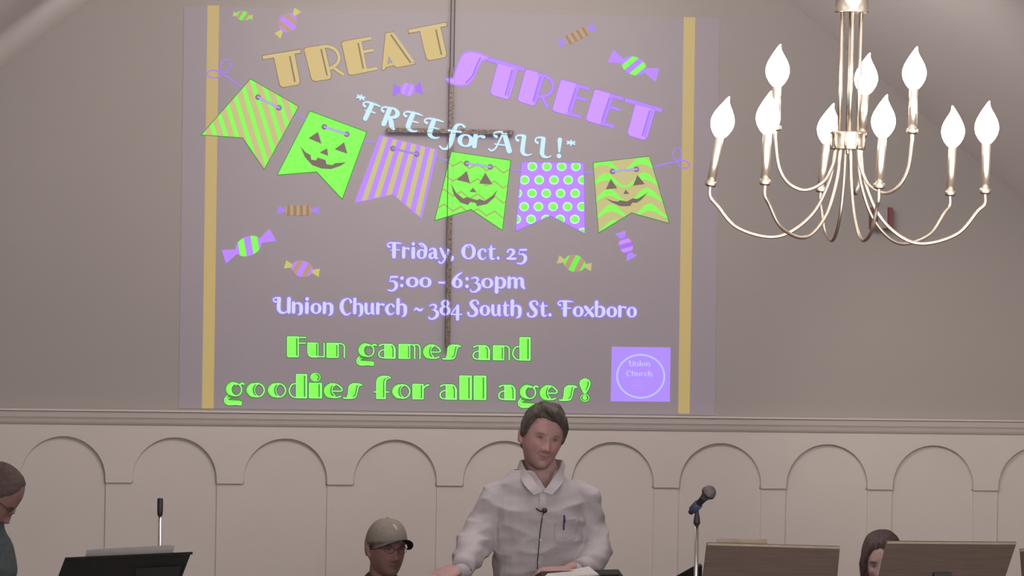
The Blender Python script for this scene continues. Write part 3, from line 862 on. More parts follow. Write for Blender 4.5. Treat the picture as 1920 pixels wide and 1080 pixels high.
for a, b in ((a3(183, 58), a3(322, 148)), (a3(650, 318), a3(722, 350)), (a3(1090, 487), a3(1160, 503)), (a3(1545, 600), a3(1622, 608)), (a4(545, 620), a4(620, 627)), (a4(1020, 640), a4(1095, 640)), (a4(1480, 602), a4(1645, 565))):
    g.key = a
    g.stroke('pj_cord', [(*a, 3.6), (*b, 3.2)], 0)
for c, rx, ry, rot in (((423, 124), 9, 13, .25), ((400.5, 139), 12.5, 7, .05), ((1270, 289), 8, 12, .1), ((1282, 308), 11, 7, .3)):
    e = ellipse(*c, rx, ry, rot)
    g.key = c
    g.stroke('pj_cord', [(*p, 2.6) for p in e + [e[0]]], 0, cap=False)
g.build({'pj_cord': 'bunting_cord'})

# ---- sweets
def candy(c, rx, ry, rot, L, ws, body, stripe, wing, nst, tilt, label, boxy=False, hl=None):
    """c centre, body radii, rot deg, L half of total length, ws wing half width"""
    r = math.radians(rot)
    def T(x, y): return (c[0] + x * math.cos(r) - y * math.sin(r), c[1] + x * math.sin(r) + y * math.cos(r))
    if boxy:
        out = [T(x * rx, y * ry) for x, y in ((-1, -.6), (-.85, -1), (.85, -1), (1, -.6), (1, .6), (.85, 1), (-.85, 1), (-1, .6))]
    else:
        out = [T(x, y) for x, y in ellipse(0, 0, rx, ry)]
    bmm = bmesh.new()
    poly(bmm, out, 3)
    cn = fin('sweet', bmm, body, slide)
    cn['label'] = label
    g = Lay(cn, 3)
    for s_ in (-1, 1):
        g.key = s_
        g.poly(wing, [T(s_ * rx * .85, -ws * .25), T(s_ * (L - ws * .2), -ws), T(s_ * L * .97, 0), T(s_ * L, ws * .9), T(s_ * rx * .85, ws * .25)], -1)
    for i in range(nst):
        g.key = i
        x = (i + .5) / nst * 2 * rx - rx
        h = rx / nst * .48
        q = [T(x - h + tilt, -ry * 1.3), T(x + h + tilt, -ry * 1.3), T(x + h - tilt, ry * 1.3), T(x - h - tilt, ry * 1.3)]
        g.poly(stripe, clip(out, q), 1)
    g.build({wing: 'wrapper_twist', stripe: 'stripe'})
candy((455.5, 29.5), 13.5, 9, 10, 19, 5.5, 'pj_green_m', 'pj_tan2', 'pj_tan', 2, 5, 'small green sweet with tan stripes, top left')
candy((539.5, 43), 19, 17, -52, 32, 8, 'pj_purple', 'pj_tan2', 'pj_yel', 2, 0, 'round purple and tan striped sweet')
candy((764, 168), 14, 12.5, -4, 28, 13, 'pj_lav_e', 'pj_mag', 'pj_lav_d', 2, 7, 'small all-lilac sweet beside the cross')
candy((1081.5, 67), 23, 9, -26, 38, 9, 'pj_tan2', 'pj_olive', 'pj_cord', 4, -1, 'oblong olive striped sweet, upper right', True)
candy((1188.5, 123.5), 24, 17, 22, 49, 14, 'pj_lav_e', 'pj_green', 'pj_purple', 2, 12, 'large lilac sweet with green stripes, upper right')
candy((559, 394.5), 24, 9.5, 0, 40, 8, 'pj_tan2', 'pj_olive', 'pj_cord', 4, 0, 'oblong olive striped sweet under the bunting', True)
candy((466, 461.5), 26, 18, -24, 52, 14, 'pj_purple', 'pj_green', 'pj_purple', 2, 6, 'large lilac sweet with green stripes, lower left')
candy((566.5, 504), 20.5, 15.5, 14, 34, 8.5, 'pj_purple', 'pj_tan2', 'pj_yel', 2, 5, 'purple sweet with yellow wrapper ends')
candy((1077.5, 494), 20.5, 16, 13, 33, 8.5, 'pj_green_m', 'pj_tan2', 'pj_tan', 2, 5, 'green sweet with tan stripes, right of the date')
candy((1173.5, 460.5), 16, 13, 67, 28, 12, 'pj_lav_d', 'pj_mag', 'pj_lav_e', 2, 2, 'small lilac sweet under the last pennant')

# ---- church logo square
bm = bmesh.new()
poly(bm, [(1147, 650), (1257.5, 651.5), (1256, 753.5), (1145, 752.7)], 2)
lg = fin('logo_panel', bm, 'pj_logo', slide)
lg['label'] = 'square violet panel with the round church emblem'
g = Lay(lg, 3)
e = ellipse(1201.3, 705.5, 44.3, 40.3, .03, 48)
g.stroke('pj_logol', [(*p, 3.2) for p in e + [e[0]]], 0, cap=False)
for wd, y0, (x0, x1), xh in (('Union', 686, (1178, 1220), 6.4), ('Church', 704.5, (1174, 1224), 6.4)):
    wds = {'U': 1.5, 'n': 1.1, 'i': .6, 'o': 1.1, 'C': 1.4, 'h': 1.15, 'u': 1.15, 'r': .85, 'c': .95}
    tot = sum(wds[c] for c in wd) * 1.12
    x = x0
    for c in wd:
        ww_ = wds[c] / tot * (x1 - x0)
        glyph(g, c, x, x + ww_, (x, y0 + .014 * (x - x0)), xh, ('pj_logod', None), .014)
        x += ww_ * 1.12
g.stroke('pj_logof', [(1185, 722.3, 1.6), (1211, 722.6, 1.6)], 0)
g.stroke('pj_logof', [(1189, 728.3, 1.2), (1208, 728.6, 1.2)], 0)
e = ellipse(1198, 714.5, 5, 3, 0, 16)
g.stroke('pj_logof', [(*p, 1) for p in e], 0)
g.build({'pj_logol': 'logo_ring', 'pj_logod': 'logo_lettering', 'pj_logof': 'logo_rule'})

# ------------------------------------------------------------------ the cross on the wall
YC = YW - .045
ctop, cbot, cl, cr = P(848, 127, YC), P(839.5, 652, YC), P(726, 243, YC), P(963, 249, YC)
cx_ = (ctop.x + cbot.x) / 2
cross = thing('wall_cross', 'slender bronze cross hanging on the wall, partly lit by the projected slide', 'cross', (cx_, YC, cbot.z))
hw = .0105
bm = bmesh.new()
box(bm, cx_ - hw, cx_ + hw, YC, YC + .022, cbot.z, ctop.z)
fin('upright', bm, 'bronze', cross, bevel=.003)
bm = bmesh.new()
zc = (cl.z + cr.z) / 2
box(bm, cl.x, cr.x, YC - .006, YC + .024, zc - .0095, zc + .0095)
fin('crossbar', bm, 'bronze', cross, bevel=.003)
zceil = RZ - .02 - abs(cx_ - RX) * .8
for dx in (-.0075, .0085):
    bm = bmesh.new()
    tube(bm, [(cx_ + dx, YC + .011, ctop.z - .01), (cx_ + dx, YC + .011, zceil)], .0022, 8)
    fin('hanging_rod', bm, 'wire', cross)
for zz in (cbot.z + .06, zc, ctop.z - .06):
    bm = bmesh.new()
    tube(bm, [(cx_, YC + .02, zz), (cx_, YW, zz)], .004, 8)
    fin('wall_bracket', bm, 'wire', cross)
# the parts of the slide that land on the cross instead of the wall behind it: each flat shape of the
# slide cut to the front face of the upright and of the crossbar
def to_px(p):
    d = p - CAM
    k = F_PX / d.dot(FW)
    return (960 + d.dot(RT) * k, 540 - d.dot(UP) * k)
for x0, x1, z0, z1, yf_, part_ in ((cx_ - hw * .92, cx_ + hw * .92, cbot.z, ctop.z, YC - .0008, 'upright'), (cl.x, cr.x, zc - .0085, zc + .0085, YC - .0068, 'crossbar')):
    face_px = [to_px(Vector(q)) for q in ((x0, yf_, z0), (x1, yf_, z0), (x1, yf_, z1), (x0, yf_, z1))]
    fx = [p[0] for p in face_px]
    fy = [p[1] for p in face_px]
    got = {}
    for m_, lay_, pts in THROWN:
        if len(pts) < 3:
            continue
        xs_, ys_ = [p[0] for p in pts], [p[1] for p in pts]
        if max(xs_) < min(fx) or min(xs_) > max(fx) or max(ys_) < min(fy) or min(ys_) > max(fy):
            continue
        c_ = clip([(p[0], p[1]) for p in pts], face_px)
        area = abs(sum(c_[i][0] * c_[(i + 1) % len(c_)][1] - c_[(i + 1) % len(c_)][0] * c_[i][1] for i in range(len(c_)))) / 2 if len(c_) > 2 else 0
        if area > .02:
            b_ = got.setdefault(m_, bmesh.new())
            b_.faces.new([b_.verts.new(P(x, y, yf_ - lay_ * .0002)) for x, y in c_])
    for m_, b_ in got.items():
        o = fin('light_patch', b_, m_, slide)
        o['kind'] = 'stuff'

# ------------------------------------------------------------------ fire alarm strobe on the right wall section
YF = YW - .04
al = thing('fire_alarm', 'dark red fire alarm strobe with grey centre on the upper wall behind the chandelier', 'alarm', P(1652, 410, YF))
def rect_px(bm, x0, y0, x1, y1, ya, yb):
    q = [P(x0, y1, ya), P(x1, y1, ya), P(x1, y0, ya), P(x0, y0, ya)]
    hull8(bm, q + [Vector((p.x, yb, p.z)) for p in q])
bm = bmesh.new()
rect_px(bm, 1633, 389, 1674, 430, YF, YW)
fin('housing', bm, 'red', al, bevel=.004)
bm = bmesh.new()
rect_px(bm, 1647, 387, 1664, 428, YF - .012, YF)
fin('strobe_lens', bm, 'lens', al, bevel=.004)
for i in range(4):
    bm = bmesh.new()
    rect_px(bm, 1637, 397 + i * 7, 1644, 399 + i * 7, YF - .003, YF)
    fin('grille_slot', bm, 'blackp', al)

# ------------------------------------------------------------------ chandelier
DC = 9.5
c0 = P(1590, 262, DC)
K = DC / math.cos(YAW) / F_PX * .9965
def cz(py): return P(1590, py, DC).z
ch = thing('chandelier', 'brushed nickel chandelier with nine lit candle bulbs on curved arms', 'chandelier', (c0.x, c0.y, RZ))
C0 = Vector((c0.x, DC, 0))
zhub_t, zhub_b = cz(247), cz(281)
bm = bmesh.new()
r_h = 32 * K
lathe(bm, [(r_h * .3, zhub_b + .002), (r_h, zhub_b), (r_h * 1.03, zhub_b + .004), (r_h * .97, zhub_b + .008), (r_h * .97, zhub_t - .008), (r_h * 1.03, zhub_t - .004), (r_h, zhub_t), (r_h * .3, zhub_t - .002)], C0, 32)
fin('lower_hub', bm, 'nickel', ch, True)
bm = bmesh.new()
zt0, zt1 = cz(24), cz(-12)
lathe(bm, [(r_h * .3, zt0 + .002), (r_h, zt0), (r_h * 1.03, zt0 + .004), (r_h * .97, zt0 + .008), (r_h * .97, zt1 - .008), (r_h * 1.03, zt1 - .004), (r_h, zt1), (r_h * .3, zt1 - .002)], C0 + Vector((3 * K, 0, 0)), 32)
fin('upper_hub', bm, 'nickel', ch, True)
for a in range(9):
    bm = bmesh.new()
    an = math.radians(a * 40 + 10)
    tube(bm, [C0 + Vector((math.cos(an) * r_h * .98, math.sin(an) * r_h * .98, z)) for z in (zhub_b + .001, zhub_t - .001)], .0035, 8)
    fin('hub_rib', bm, 'nickel', ch, True)
for an in (200, 265, 325, 80):
    a = math.radians(an)
    off = Vector((math.cos(a) * 20 * K, math.sin(a) * 20 * K, 0))
    bm = bmesh.new()
    tube(bm, [C0 + off + Vector((0, 0, zhub_t - .005)), C0 + off + Vector((3 * K, 0, zt0 + .005))], .0048, 12)
    fin('rod', bm, 'nickel', ch, True)
bm = bmesh.new()
tube(bm, [C0 + Vector((3 * K, 0, zt1 - .003)), Vector((c0.x + 3 * K, DC, RZ - .04 - abs(c0.x - RX) * .8))], .008, 12)
fin('stem', bm, 'nickel', ch, True)
bm = bmesh.new()
zc0 = RZ - abs(c0.x - RX) * .8
lathe(bm, [(.01, zc0 - .07), (.05, zc0 - .055), (.065, zc0 - .03), (.065, zc0 + .04)], Vector((c0.x + 3 * K, DC, 0)), 24)
fin('canopy', bm, 'nickel', ch, True)
bm = bmesh.new()
lathe(bm, [(0, zhub_b - .012), (.006, zhub_b - .009), (.004, zhub_b - .003), (.01, zhub_b + .004)], C0, 16)
fin('finial', bm, 'nickel', ch, True)

# (angle deg, radius px, cup y px, bulb-tip tilt px, bulb bend)
brg = math.atan2(c0.x, c0.y)
AXR, AXF = Vector((math.cos(brg), -math.sin(brg), 0)), Vector((math.sin(brg), math.cos(brg), 0))
ARMS = [(176, 262, 340, 17, 1), (233, 253, 342, 3, 1), (287, 200, 344, 5, 1), (349, 264, 352, 1, 1), (42, 268, 352, 3, -1), (104, 215, 346, 11, 1),
        (200, 146, 238, 2, 1), (322, 152, 238, 2, 1), (80, 150, 250, 6, 1)]
for i, (an, rp, cy, tl, bd) in enumerate(ARMS):
    a = math.radians(an)
    R = rp * K
    D = AXR * math.cos(a) + AXF * math.sin(a)
    zc_ = cz(344) if i < 6 else cz(238)
    drop = .088 if i < 6 else .097
    r_s = .020
    # the chandelier hangs slightly askew: its right side sits lower
    dz = -K * 9 * (rp * math.cos(a) + 262) / 524
    zc_ += dz
    if i < 6:
        zlow = cz(446) + dz
        prof_ = ((.085, 0), (.10, .12), (.13, .37), (.24, .72), (.415, .95), (.59, 1), (.81, .89), (.945, .66))
    else:
        zlow = cz(356) + dz
        prof_ = ((.16, 0), (.17, .14), (.20, .40), (.33, .80), (.57, 1), (.79, .88), (.94, .50))
    H_ = zhub_b + .004 - zlow
    path = [(f_ * R, zhub_b + .004 - g_ * H_) for f_, g_ in prof_] + [(R * .998, zc_ - .035), (R, zc_ - .010)]
    pts = smooth3([C0 + D * r + Vector((0, 0, z)) for r, z in path], 8)
    bm = bmesh.new()
    tube(bm, pts, .0042, 12)
    arm = fin('arm', bm, 'nickel', ch, True)
    base = C0 + D * R
    zt = zc_
    tilt = Vector((tl * K, 0, 95 * K)).normalized()
    O = base + Vector((0, 0, zt - .012))
    bm = bmesh.new()
    lathe(bm, [(.004, 0), (.011, .001), (.0135, .005), (.0135, .013), (.0112, .015), (.004, .015)], O, 18, tilt)
    fin('cup', bm, 'nickel', arm, True)
    bm = bmesh.new()
    hs = .120 if i < 6 else .106
    lathe(bm, [(.0104, .012), (.0104, hs - .002), (.0095, hs), (.004, hs)], O, 18, tilt)
    fin('candle_sleeve', bm, 'candle', arm, True)
    bm = bmesh.new()
    Bp = [(.007, 0), (.0120, .003), (.0190, .011), (.0255, .023), (.0285, .036), (.0275, .047), (.0235, .059), (.0175, .070), (.0115, .080), (.0068, .088), (.0042, .094), (.0024, .099), (0, .1015)]
    bn = (lambda h, bd=bd: Vector((bd * max(0, h - .080) ** 2 * 11, 0, 0)))
    lathe(bm, Bp, O + tilt * (hs - .002), 24, tilt, bn)
    fin('bulb', bm, 'bulb', arm, True)

# ------------------------------------------------------------------ people
def remesh(bm, voxel, smooth=2, fac=.5):
    me = bpy.data.meshes.new('tmp')
    bmesh.ops.recalc_face_normals(bm, faces=bm.faces)
    bm.to_mesh(me)
    bm.free()
    o = bpy.data.objects.new('tmp', me)
    COL.objects.link(o)
    md = o.modifiers.new('r', 'REMESH')
    md.mode = 'VOXEL'
    md.voxel_size = voxel
    md.use_smooth_shade = True
    if smooth:
        s_ = o.modifiers.new('s', 'SMOOTH')
        s_.factor = fac
        s_.iterations = smooth
    dg = bpy.context.evaluated_depsgraph_get()
    me2 = bpy.data.meshes.new_from_object(o.evaluated_get(dg))
    bpy.data.objects.remove(o)
    bpy.data.meshes.remove(me)
    return me2

HP = np.array([  # z, half width, front, back
 (.122, .004, .004, .004), (.118, .030, .032, .034), (.108, .047, .054, .058), (.090, .061, .070, .078), (.065, .0705, .083, .092), (.038, .0750, .089, .099),
 (.010, .0760, .088, .100), (-.018, .0740, .086, .094), (-.045, .0690, .086, .080), (-.070, .0605, .085, .062), (-.090, .0500, .083, .046), (-.106, .0375, .078, .032), (-.116, .022, .064, .015), (-.120, .003, .05, -.03)])
def g2(x, z, cx, cz_, sx, sz):
    return math.exp(-((x - cx) / sx) ** 2 - ((z - cz_) / sz) ** 2)
def head_point(ang, z, jaw=1.0, smile=0):
    """ang 0 = front (-y), positive to +x"""
    w_ = np.interp(-z, -HP[:, 0], HP[:, 1])
    f_ = np.interp(-z, -HP[:, 0], HP[:, 2])
    b_ = np.interp(-z, -HP[:, 0], HP[:, 3])
    if z < -.03:
        w_ *= 1 + (jaw - 1) * min(1, (-.03 - z) / .05)
    s, c = math.sin(ang), math.cos(ang)
    e = 1.12 if c > 0 else 1.0
    x = w_ * math.copysign(abs(s) ** (1 / e), s)
    y = -f_ * abs(c) ** (1 / e) if c > 0 else b_ * abs(c)
    if c > 0:
        d = 0.0
        ax = abs(x)
        # nose
        zz = z
        if -.052 < zz < .012:
            t = (.012 - zz) / .054
            amt = .005 + .024 * min(1, t / .86) ** 1.2
            wd = .0075 + .0085 * t ** 2
            if zz < -.036:
                amt *= max(0, 1 - (-.036 - zz) / .016) ** .7
            d += amt * math.exp(-(x / wd) ** 2)
        d += .006 * g2(ax, z, .015, -.038, .006, .006)        # nostril wings
        d += .005 * g2(ax, z, .026, .022, .020, .009)         # brow
        d -= .0085 * g2(ax, z, .030, .003, .014, .011)        # socket
        d += .0045 * g2(ax, z, .042, -.026, .016, .016)       # cheek
        d -= .003 * g2(ax, z, .036, -.055, .012, .016)
        d += .0045 * g2(x, z, 0, -.0615, .018, .0045) + .0045 * g2(x, z, 0, -.0725, .016, .0050)
        d -= .0035 * g2(x, z, 0, -.067 + smile * 25 * x * x, .024, .0022)
        d -= .003 * g2(x, z, 0, -.084, .018, .006)
        d += .005 * g2(x, z, 0, -.102, .018, .012)
        y -= d * abs(c) ** .3
    return Vector((x, y, z))
def head_matrix(ctr, yaw, pitch, roll, sc):
    return Matrix.Translation(ctr) @ Matrix.Rotation(math.radians(yaw) - math.atan2(ctr.x, ctr.y), 4, 'Z') @ Matrix.Rotation(math.radians(pitch), 4, 'X') @ Matrix.Rotation(math.radians(roll), 4, 'Y') @ Matrix.Scale(sc, 4)
def add_head(bm, Mh, jaw=1.0, smile=0, ears=True):
    na, nz = 72, 56
    rings = []
    for j in range(nz + 1):
        z = .1225 - (.2425) * j / nz
        z = .1225 - .2425 * (.5 - .5 * math.cos(PI * j / nz)) * .5 - .2425 * (j / nz) * .5
        rings.append([bm.verts.new(Mh @ head_point(2 * PI * i / na, z, jaw, smile)) for i in range(na)])
    for a, b in zip(rings, rings[1:]):
        for i in range(na):
            bm.faces.new((a[i], a[(i + 1) % na], b[(i + 1) % na], b[i]))
    bm.faces.new(rings[0])
    bm.faces.new(list(reversed(rings[-1])))
    if ears:
        for s in (-1, 1):
            pts = []
            for k in range(11):
                t = math.radians(-120 + 300 * k / 10)
                pts.append(Mh @ Vector((s * (.078 + .008 * (1 - abs(k - 5) / 5)), .018 + .014 * math.sin(t) * .9 + .003, .0 + .028 * math.cos(t) - .006)))
            rtube(bm, pts, .0042 * Mh.to_scale()[0], 8)
            rtube(bm, [Mh @ Vector((s * .076, .020, .016)), Mh @ Vector((s * .079, .022, .0)), Mh @ Vector((s * .077, .018, -.020))], [.010, .011, .009], 10)
            rtube(bm, [Mh @ Vector((s * .074, .016, .012)), Mh @ Vector((s * .080, .014, -.02)), Mh @ Vector((s * .076, .008, -.034))], [.007, .008, .006], 8)
def paint(me, Mh, cols, extra=None):
    """point colours in head coordinates"""
    inv = Mh.inverted()
    ca = me.color_attributes.new('tone', 'FLOAT_COLOR', 'POINT')
    n = len(me.vertices)
    co = np.empty(n * 3)
    me.vertices.foreach_get('co', co)
    co = co.reshape(-1, 3)
    A = np.array(inv)
    L = co @ A[:3, :3].T + A[:3, 3]
    out = np.tile(np.array((*cols['skin'], 1.0)), (n, 1))
    x, y, z = L[:, 0], L[:, 1], L[:, 2]
    near = (np.abs(x) < .1) & (y < -.03) & (z > -.13) & (z < .13)
    def G(cx, cz_, sx, sz, xx=None):
        xx = x if xx is None else xx
        return np.exp(-((xx - cx) / sx) ** 2 - ((z - cz_) / sz) ** 2) * near
    ax = np.abs(x)
    def mixc(c, k):
        k = np.clip(k, 0, 1)[:, None]
        out[:, :3] = out[:, :3] * (1 - k) + np.array(c) * k
    mixc(cols['flush'], .5 * G(.040, -.028, .022, .02, ax) + .5 * G(0, -.035, .014, .014))
    mixc(cols['lip'], .95 * G(0, -.0615, .021, .0042) + .95 * G(0, -.073, .019, .0048))
    sm_ = cols.get('smile', 0)
    mixc(cols['dark'], .95 * np.exp(-(x / .028) ** 4 - ((z + .067 - sm_ * 16 * x * x) / .0024) ** 2) * near)
    mixc(cols['brow'], cols.get('browk', .8) * np.exp(-((ax - .032) / .017) ** 4 - ((z - .0195 + 3.0 * (ax - .028) ** 2 * 4) / .0040) ** 2) * near)
    mixc(cols['dark'], .75 * np.exp(-((ax - .031) / .014) ** 4 - ((z - .0072 + 16 * (ax - .031) ** 2) / .0027) ** 2) * near)
    mixc(cols['dark'], .45 * np.exp(-((ax - .031) / .012) ** 4 - ((z + .004 - 12 * (ax - .031) ** 2) / .0018) ** 2) * near)
    mixc(cols['dark'], .5 * G(.008, -.0475, .004, .0025, ax))
    if cols.get('crease'):  # shade of smile lines and eye-corner creases painted into the skin tone
        mixc(cols['dark'], .30 * np.exp(-((ax - (.021 + (-.040 - z) * .55)) / .0022) ** 2) * (z < -.040) * (z > -.068) * near)
        mixc(cols['dark'], .25 * np.exp(-((ax - .047) / .010) ** 2 - ((z - .004 + (ax - .047) * .6) / .0016) ** 2) * near)
    if 'beard' in cols:
        k = np.exp(-((z + .0535) / .006) ** 2 - (x / .024) ** 4) * near + np.exp(-((z + .098) / .018) ** 2 - (x / .030) ** 4) * near
        mixc(cols['beard'], .7 * k)
    if 'stubble' in cols:
        mixc(cols['stubble'], .35 * (z < -.045) * near)
    ca.data.foreach_set('color', out.astype(np.float32).ravel())
def eyes(Mh, parent, gaze=0, open_=.6):
    for s in (-1, 1):
        bm = bmesh.new()
        c = Vector((s * .0300, -.0722, .0028))
        bmesh.ops.create_uvsphere(bm, u_segments=16, v_segments=10, radius=.0108)
        for v in bm.verts:
            v.co = Mh @ (c + Vector((v.co.x * 1.05, v.co.y, v.co.z * open_)))
        e = fin('eye', bm, 'eye', parent, True)
        bm = bmesh.new()
        d = Vector((gaze, -1, 0)).normalized()
        ia, ib = c + d * .0098, c + d * .0112
        ra = [bm.verts.new(Mh @ (ia + Vector((.0038 * math.cos(t), 0, .0038 * min(1, open_ * 1.8) * math.sin(t))))) for t in [2 * PI * q / 12 for q in range(12)]]
        rb = [bm.verts.new(Mh @ (ib + Vector((.0034 * math.cos(t), 0, .0034 * min(1, open_ * 1.8) * math.sin(t))))) for t in [2 * PI * q / 12 for q in range(12)]]
        for q in range(12):
            bm.faces.new((ra[q], ra[(q + 1) % 12], rb[(q + 1) % 12], rb[q]))
        bm.faces.new(rb)
        fin('iris', bm, 'iris', e, True)
def folds(me, amp, sc, seed):
    me.update()
    n = len(me.vertices)
    co, nr = np.empty(n * 3, np.float32), np.empty(n * 3, np.float32)
    me.vertices.foreach_get('co', co)
    me.vertices.foreach_get('normal', nr)
    co, nr = co.reshape(-1, 3), nr.reshape(-1, 3)
    d = np.empty(n)
    for i in range(n):
        q = Vector((co[i, 0] * sc[0] + seed, co[i, 1] * sc[1], co[i, 2] * sc[2]))
        d[i] = .7 * (1 - abs(noise.noise(q)) * 2.2) + .3 * noise.noise(q * 2.3 + Vector((5, 1, 2))) - .45
    co = co + nr * (amp * d)[:, None]
    me.vertices.foreach_set('co', co.astype(np.float32).ravel())
    me.update()
def hair_shell(Mh, parent, m, inside, thick=.011, name='hair', seed=0, rough=.004, vox=.003, extra=None, strand=.0022):
    """cap of hair over the part of the skull where inside(ang, z) > 0"""
    bm = bmesh.new()
    na, nz = 96, 60
    def pt(i, j, off):
        z = .122 - .24 * j / nz
        ang = 2 * PI * i / na
        p = head_point(ang, min(z, .1215))
        q = Vector((p.x, p.y, p.z - .01)).normalized()
        k = min(1, max(0, inside(ang, z)) * 4 + .35)
        nn = noise.noise(Vector((math.sin(ang) * 9 + seed, math.cos(ang) * 9, z * 18))) * rough
        return Mh @ (p + q * (off * k + (nn if off > 0 else 0)))
    G = {}
    def V(i, j, s):
        k = (i % na, j, s)
        if k not in G:
            G[k] = bm.verts.new(pt(i % na, j, thick if s else -.004))
        return G[k]
    cells = {(i, j) for i in range(na) for j in range(nz) if inside(2 * PI * (i + .5) / na, .122 - .24 * (j + .5) / nz) > 0}
    for (i, j) in cells:
        bm.faces.new((V(i, j, 1), V(i, j + 1, 1), V(i + 1, j + 1, 1), V(i + 1, j, 1)))
        bm.faces.new((V(i + 1, j, 0), V(i + 1, j + 1, 0), V(i, j + 1, 0), V(i, j, 0)))
        for (di, dj, a, b) in ((-1, 0, (i, j), (i, j + 1)), (1, 0, (i + 1, j + 1), (i + 1, j)), (0, 1, (i, j + 1), (i + 1, j + 1))):
            q = ((i + di) % na, j + dj)
            if q not in cells:
                bm.faces.new((V(*a, 0), V(*b, 0), V(*b, 1), V(*a, 1)))
    # close the pole
    top = [V(i, 0, 1) for i in range(na)]
    bot = [V(i, 0, 0) for i in range(na)]
    if all((i, 0) in cells for i in range(na)):
        bm.faces.new(top)
        bm.faces.new(list(reversed(bot)))
    if extra:
        extra(bm)
    me = remesh(bm, vox, 3)
    folds(me, strand, (150, 150, 16), seed + 1.7)
    return link(name, me, m, parent, True)
def hand(bm, wrist, d, palm_n, side, curl=30, k=1.0, spread=1.0):
    """wrist point, direction of the fingers d, normal of the palm palm_n, side = +1/-1 picks the thumb side"""
    d = d.normalized()
    n = (palm_n - d * d.dot(palm_n)).normalized()
    s = d.cross(n) * side
    K1 = k
    rtube(bm, [wrist - d * .01, wrist + d * .03 * K1, wrist + d * .065 * K1, wrist + d * .088 * K1], [(.026 * K1, .018 * K1), (.037 * K1, .016 * K1), (.041 * K1, .0145 * K1), (.039 * K1, .011 * K1)], 14, ref=s)
    for j, (o, L) in enumerate(((.030, .072), (.0105, .080), (-.0105, .074), (-.030, .058))):
        p = wrist + d * .085 * K1 + s * o * K1
        dd = (d + s * (o * 2.2 * spread)).normalized()
        pts = [p - dd * .02, p]
        ang = math.radians(curl * .5)
        for q, seg in enumerate((.45, .31, .24)):
            v = dd * math.cos(ang) + n * math.sin(ang)
            pts.append(pts[-1] + v * L * seg * K1)
            ang += math.radians(curl)
        rtube(bm, pts, [.0095 * K1, .0093 * K1, .0085 * K1, .0078 * K1, .0066 * K1], 10)
    t0 = wrist + d * .025 * K1 + s * .026 * K1
    td = (d * .75 + s * .62 + n * .25).normalized()
    t1 = t0 + td * .04 * K1
    t2 = t1 + (td * .8 + d * .4 + n * .25).normalized() * .032 * K1
    t3 = t2 + (td * .6 + d * .6 + n * .35).normalized() * .024 * K1
    rtube(bm, [t0 - td * .01, t0, t1, t2, t3], [.014 * K1, .015 * K1, .0125 * K1, .0105 * K1, .0085 * K1], 10)

# ---- the speaker
YM = 15.2
SP = YM / math.cos(YAW) / F_PX
def J(px, py, dy=0.0): return P(px, py, YM + dy)
man = thing('person', 'smiling man standing at the centre in a white button-down shirt with brown hair', 'person', (J(1012, 1000).x, YM, 0))
Hm = head_matrix(J(1016, 820, .0), 16, 5, 10, .98)
MC = dict(skin=(.43, .262, .248), flush=(.46, .215, .205), lip=(.30, .120, .125), dark=(.07, .032, .032), brow=(.19, .115, .10), browk=.75, smile=.9, crease=1, stubble=(.31, .185, .175))
bm = bmesh.new()
add_head(bm, Hm, .95, .7)
rtube(bm, [Hm @ Vector((0, .018, -.05)), J(1016, 880, .025), J(1015, 905, .03)], [.056, .060, .07], 18)
# teeth-baring smile is only a crease; torso under the shirt
rtube(bm, [J(1012, 925, .02), J(1010, 965, .01), J(1009, 1040, .0), J(1009, 1130, .01), J(1009, 1190, .02)], [(.09, .065), (.12, .09), (.135, .10), (.135, .10), (.145, .10)], 20, ref=(1, 0, 0))
rtube(bm, [J(1015, 905, .03), J(1012, 935, .02)], [(.07, .06), (.10, .08)], 20, ref=(1, 0, 0))
armL = [J(932, 930, .01), J(909, 985, .01), J(889, 1020, -.02), J(876, 1046, -.10), J(868, 1064, -.17)]
armR = [J(1096, 930, .01), J(1106, 985, .02), J(1120, 1030, -.01), J(1105, 1058, -.09), J(1068, 1070, -.19)]
for A_ in (armL, armR):
    rtube(bm, A_, [.04, .038, .036, .031, .028], 14)
hand(bm, J(863, 1066, -.19), (J(815, 1084, -.24) - J(863, 1066, -.19)), Vector((.1, .35, -1)), -1, 16, 1.08)
hand(bm, J(1060, 1071, -.21), (J(1028, 1074, -.25) - J(1060, 1071, -.21)), Vector((0, .5, -1)), 1, 45, .96)
hipz = .93
for s in (-1, 1):
    hx = man.location.x + s * .09
    rtube(bm, [(hx, YM + .01, hipz), (hx + s * .02, YM, .50), (hx + s * .03, YM + .02, .09)], [.082, .056, .042], 14)
    rtube(bm, [(hx + s * .03, YM + .04, .05), (hx + s * .04, YM - .14, .04)], [.035, .032], 12)
me = remesh(bm, .0038, 2)
paint(me, Hm, MC)
body = link('body', me, 'skin', man, True)
eyes(Hm, man, -.05, .20)

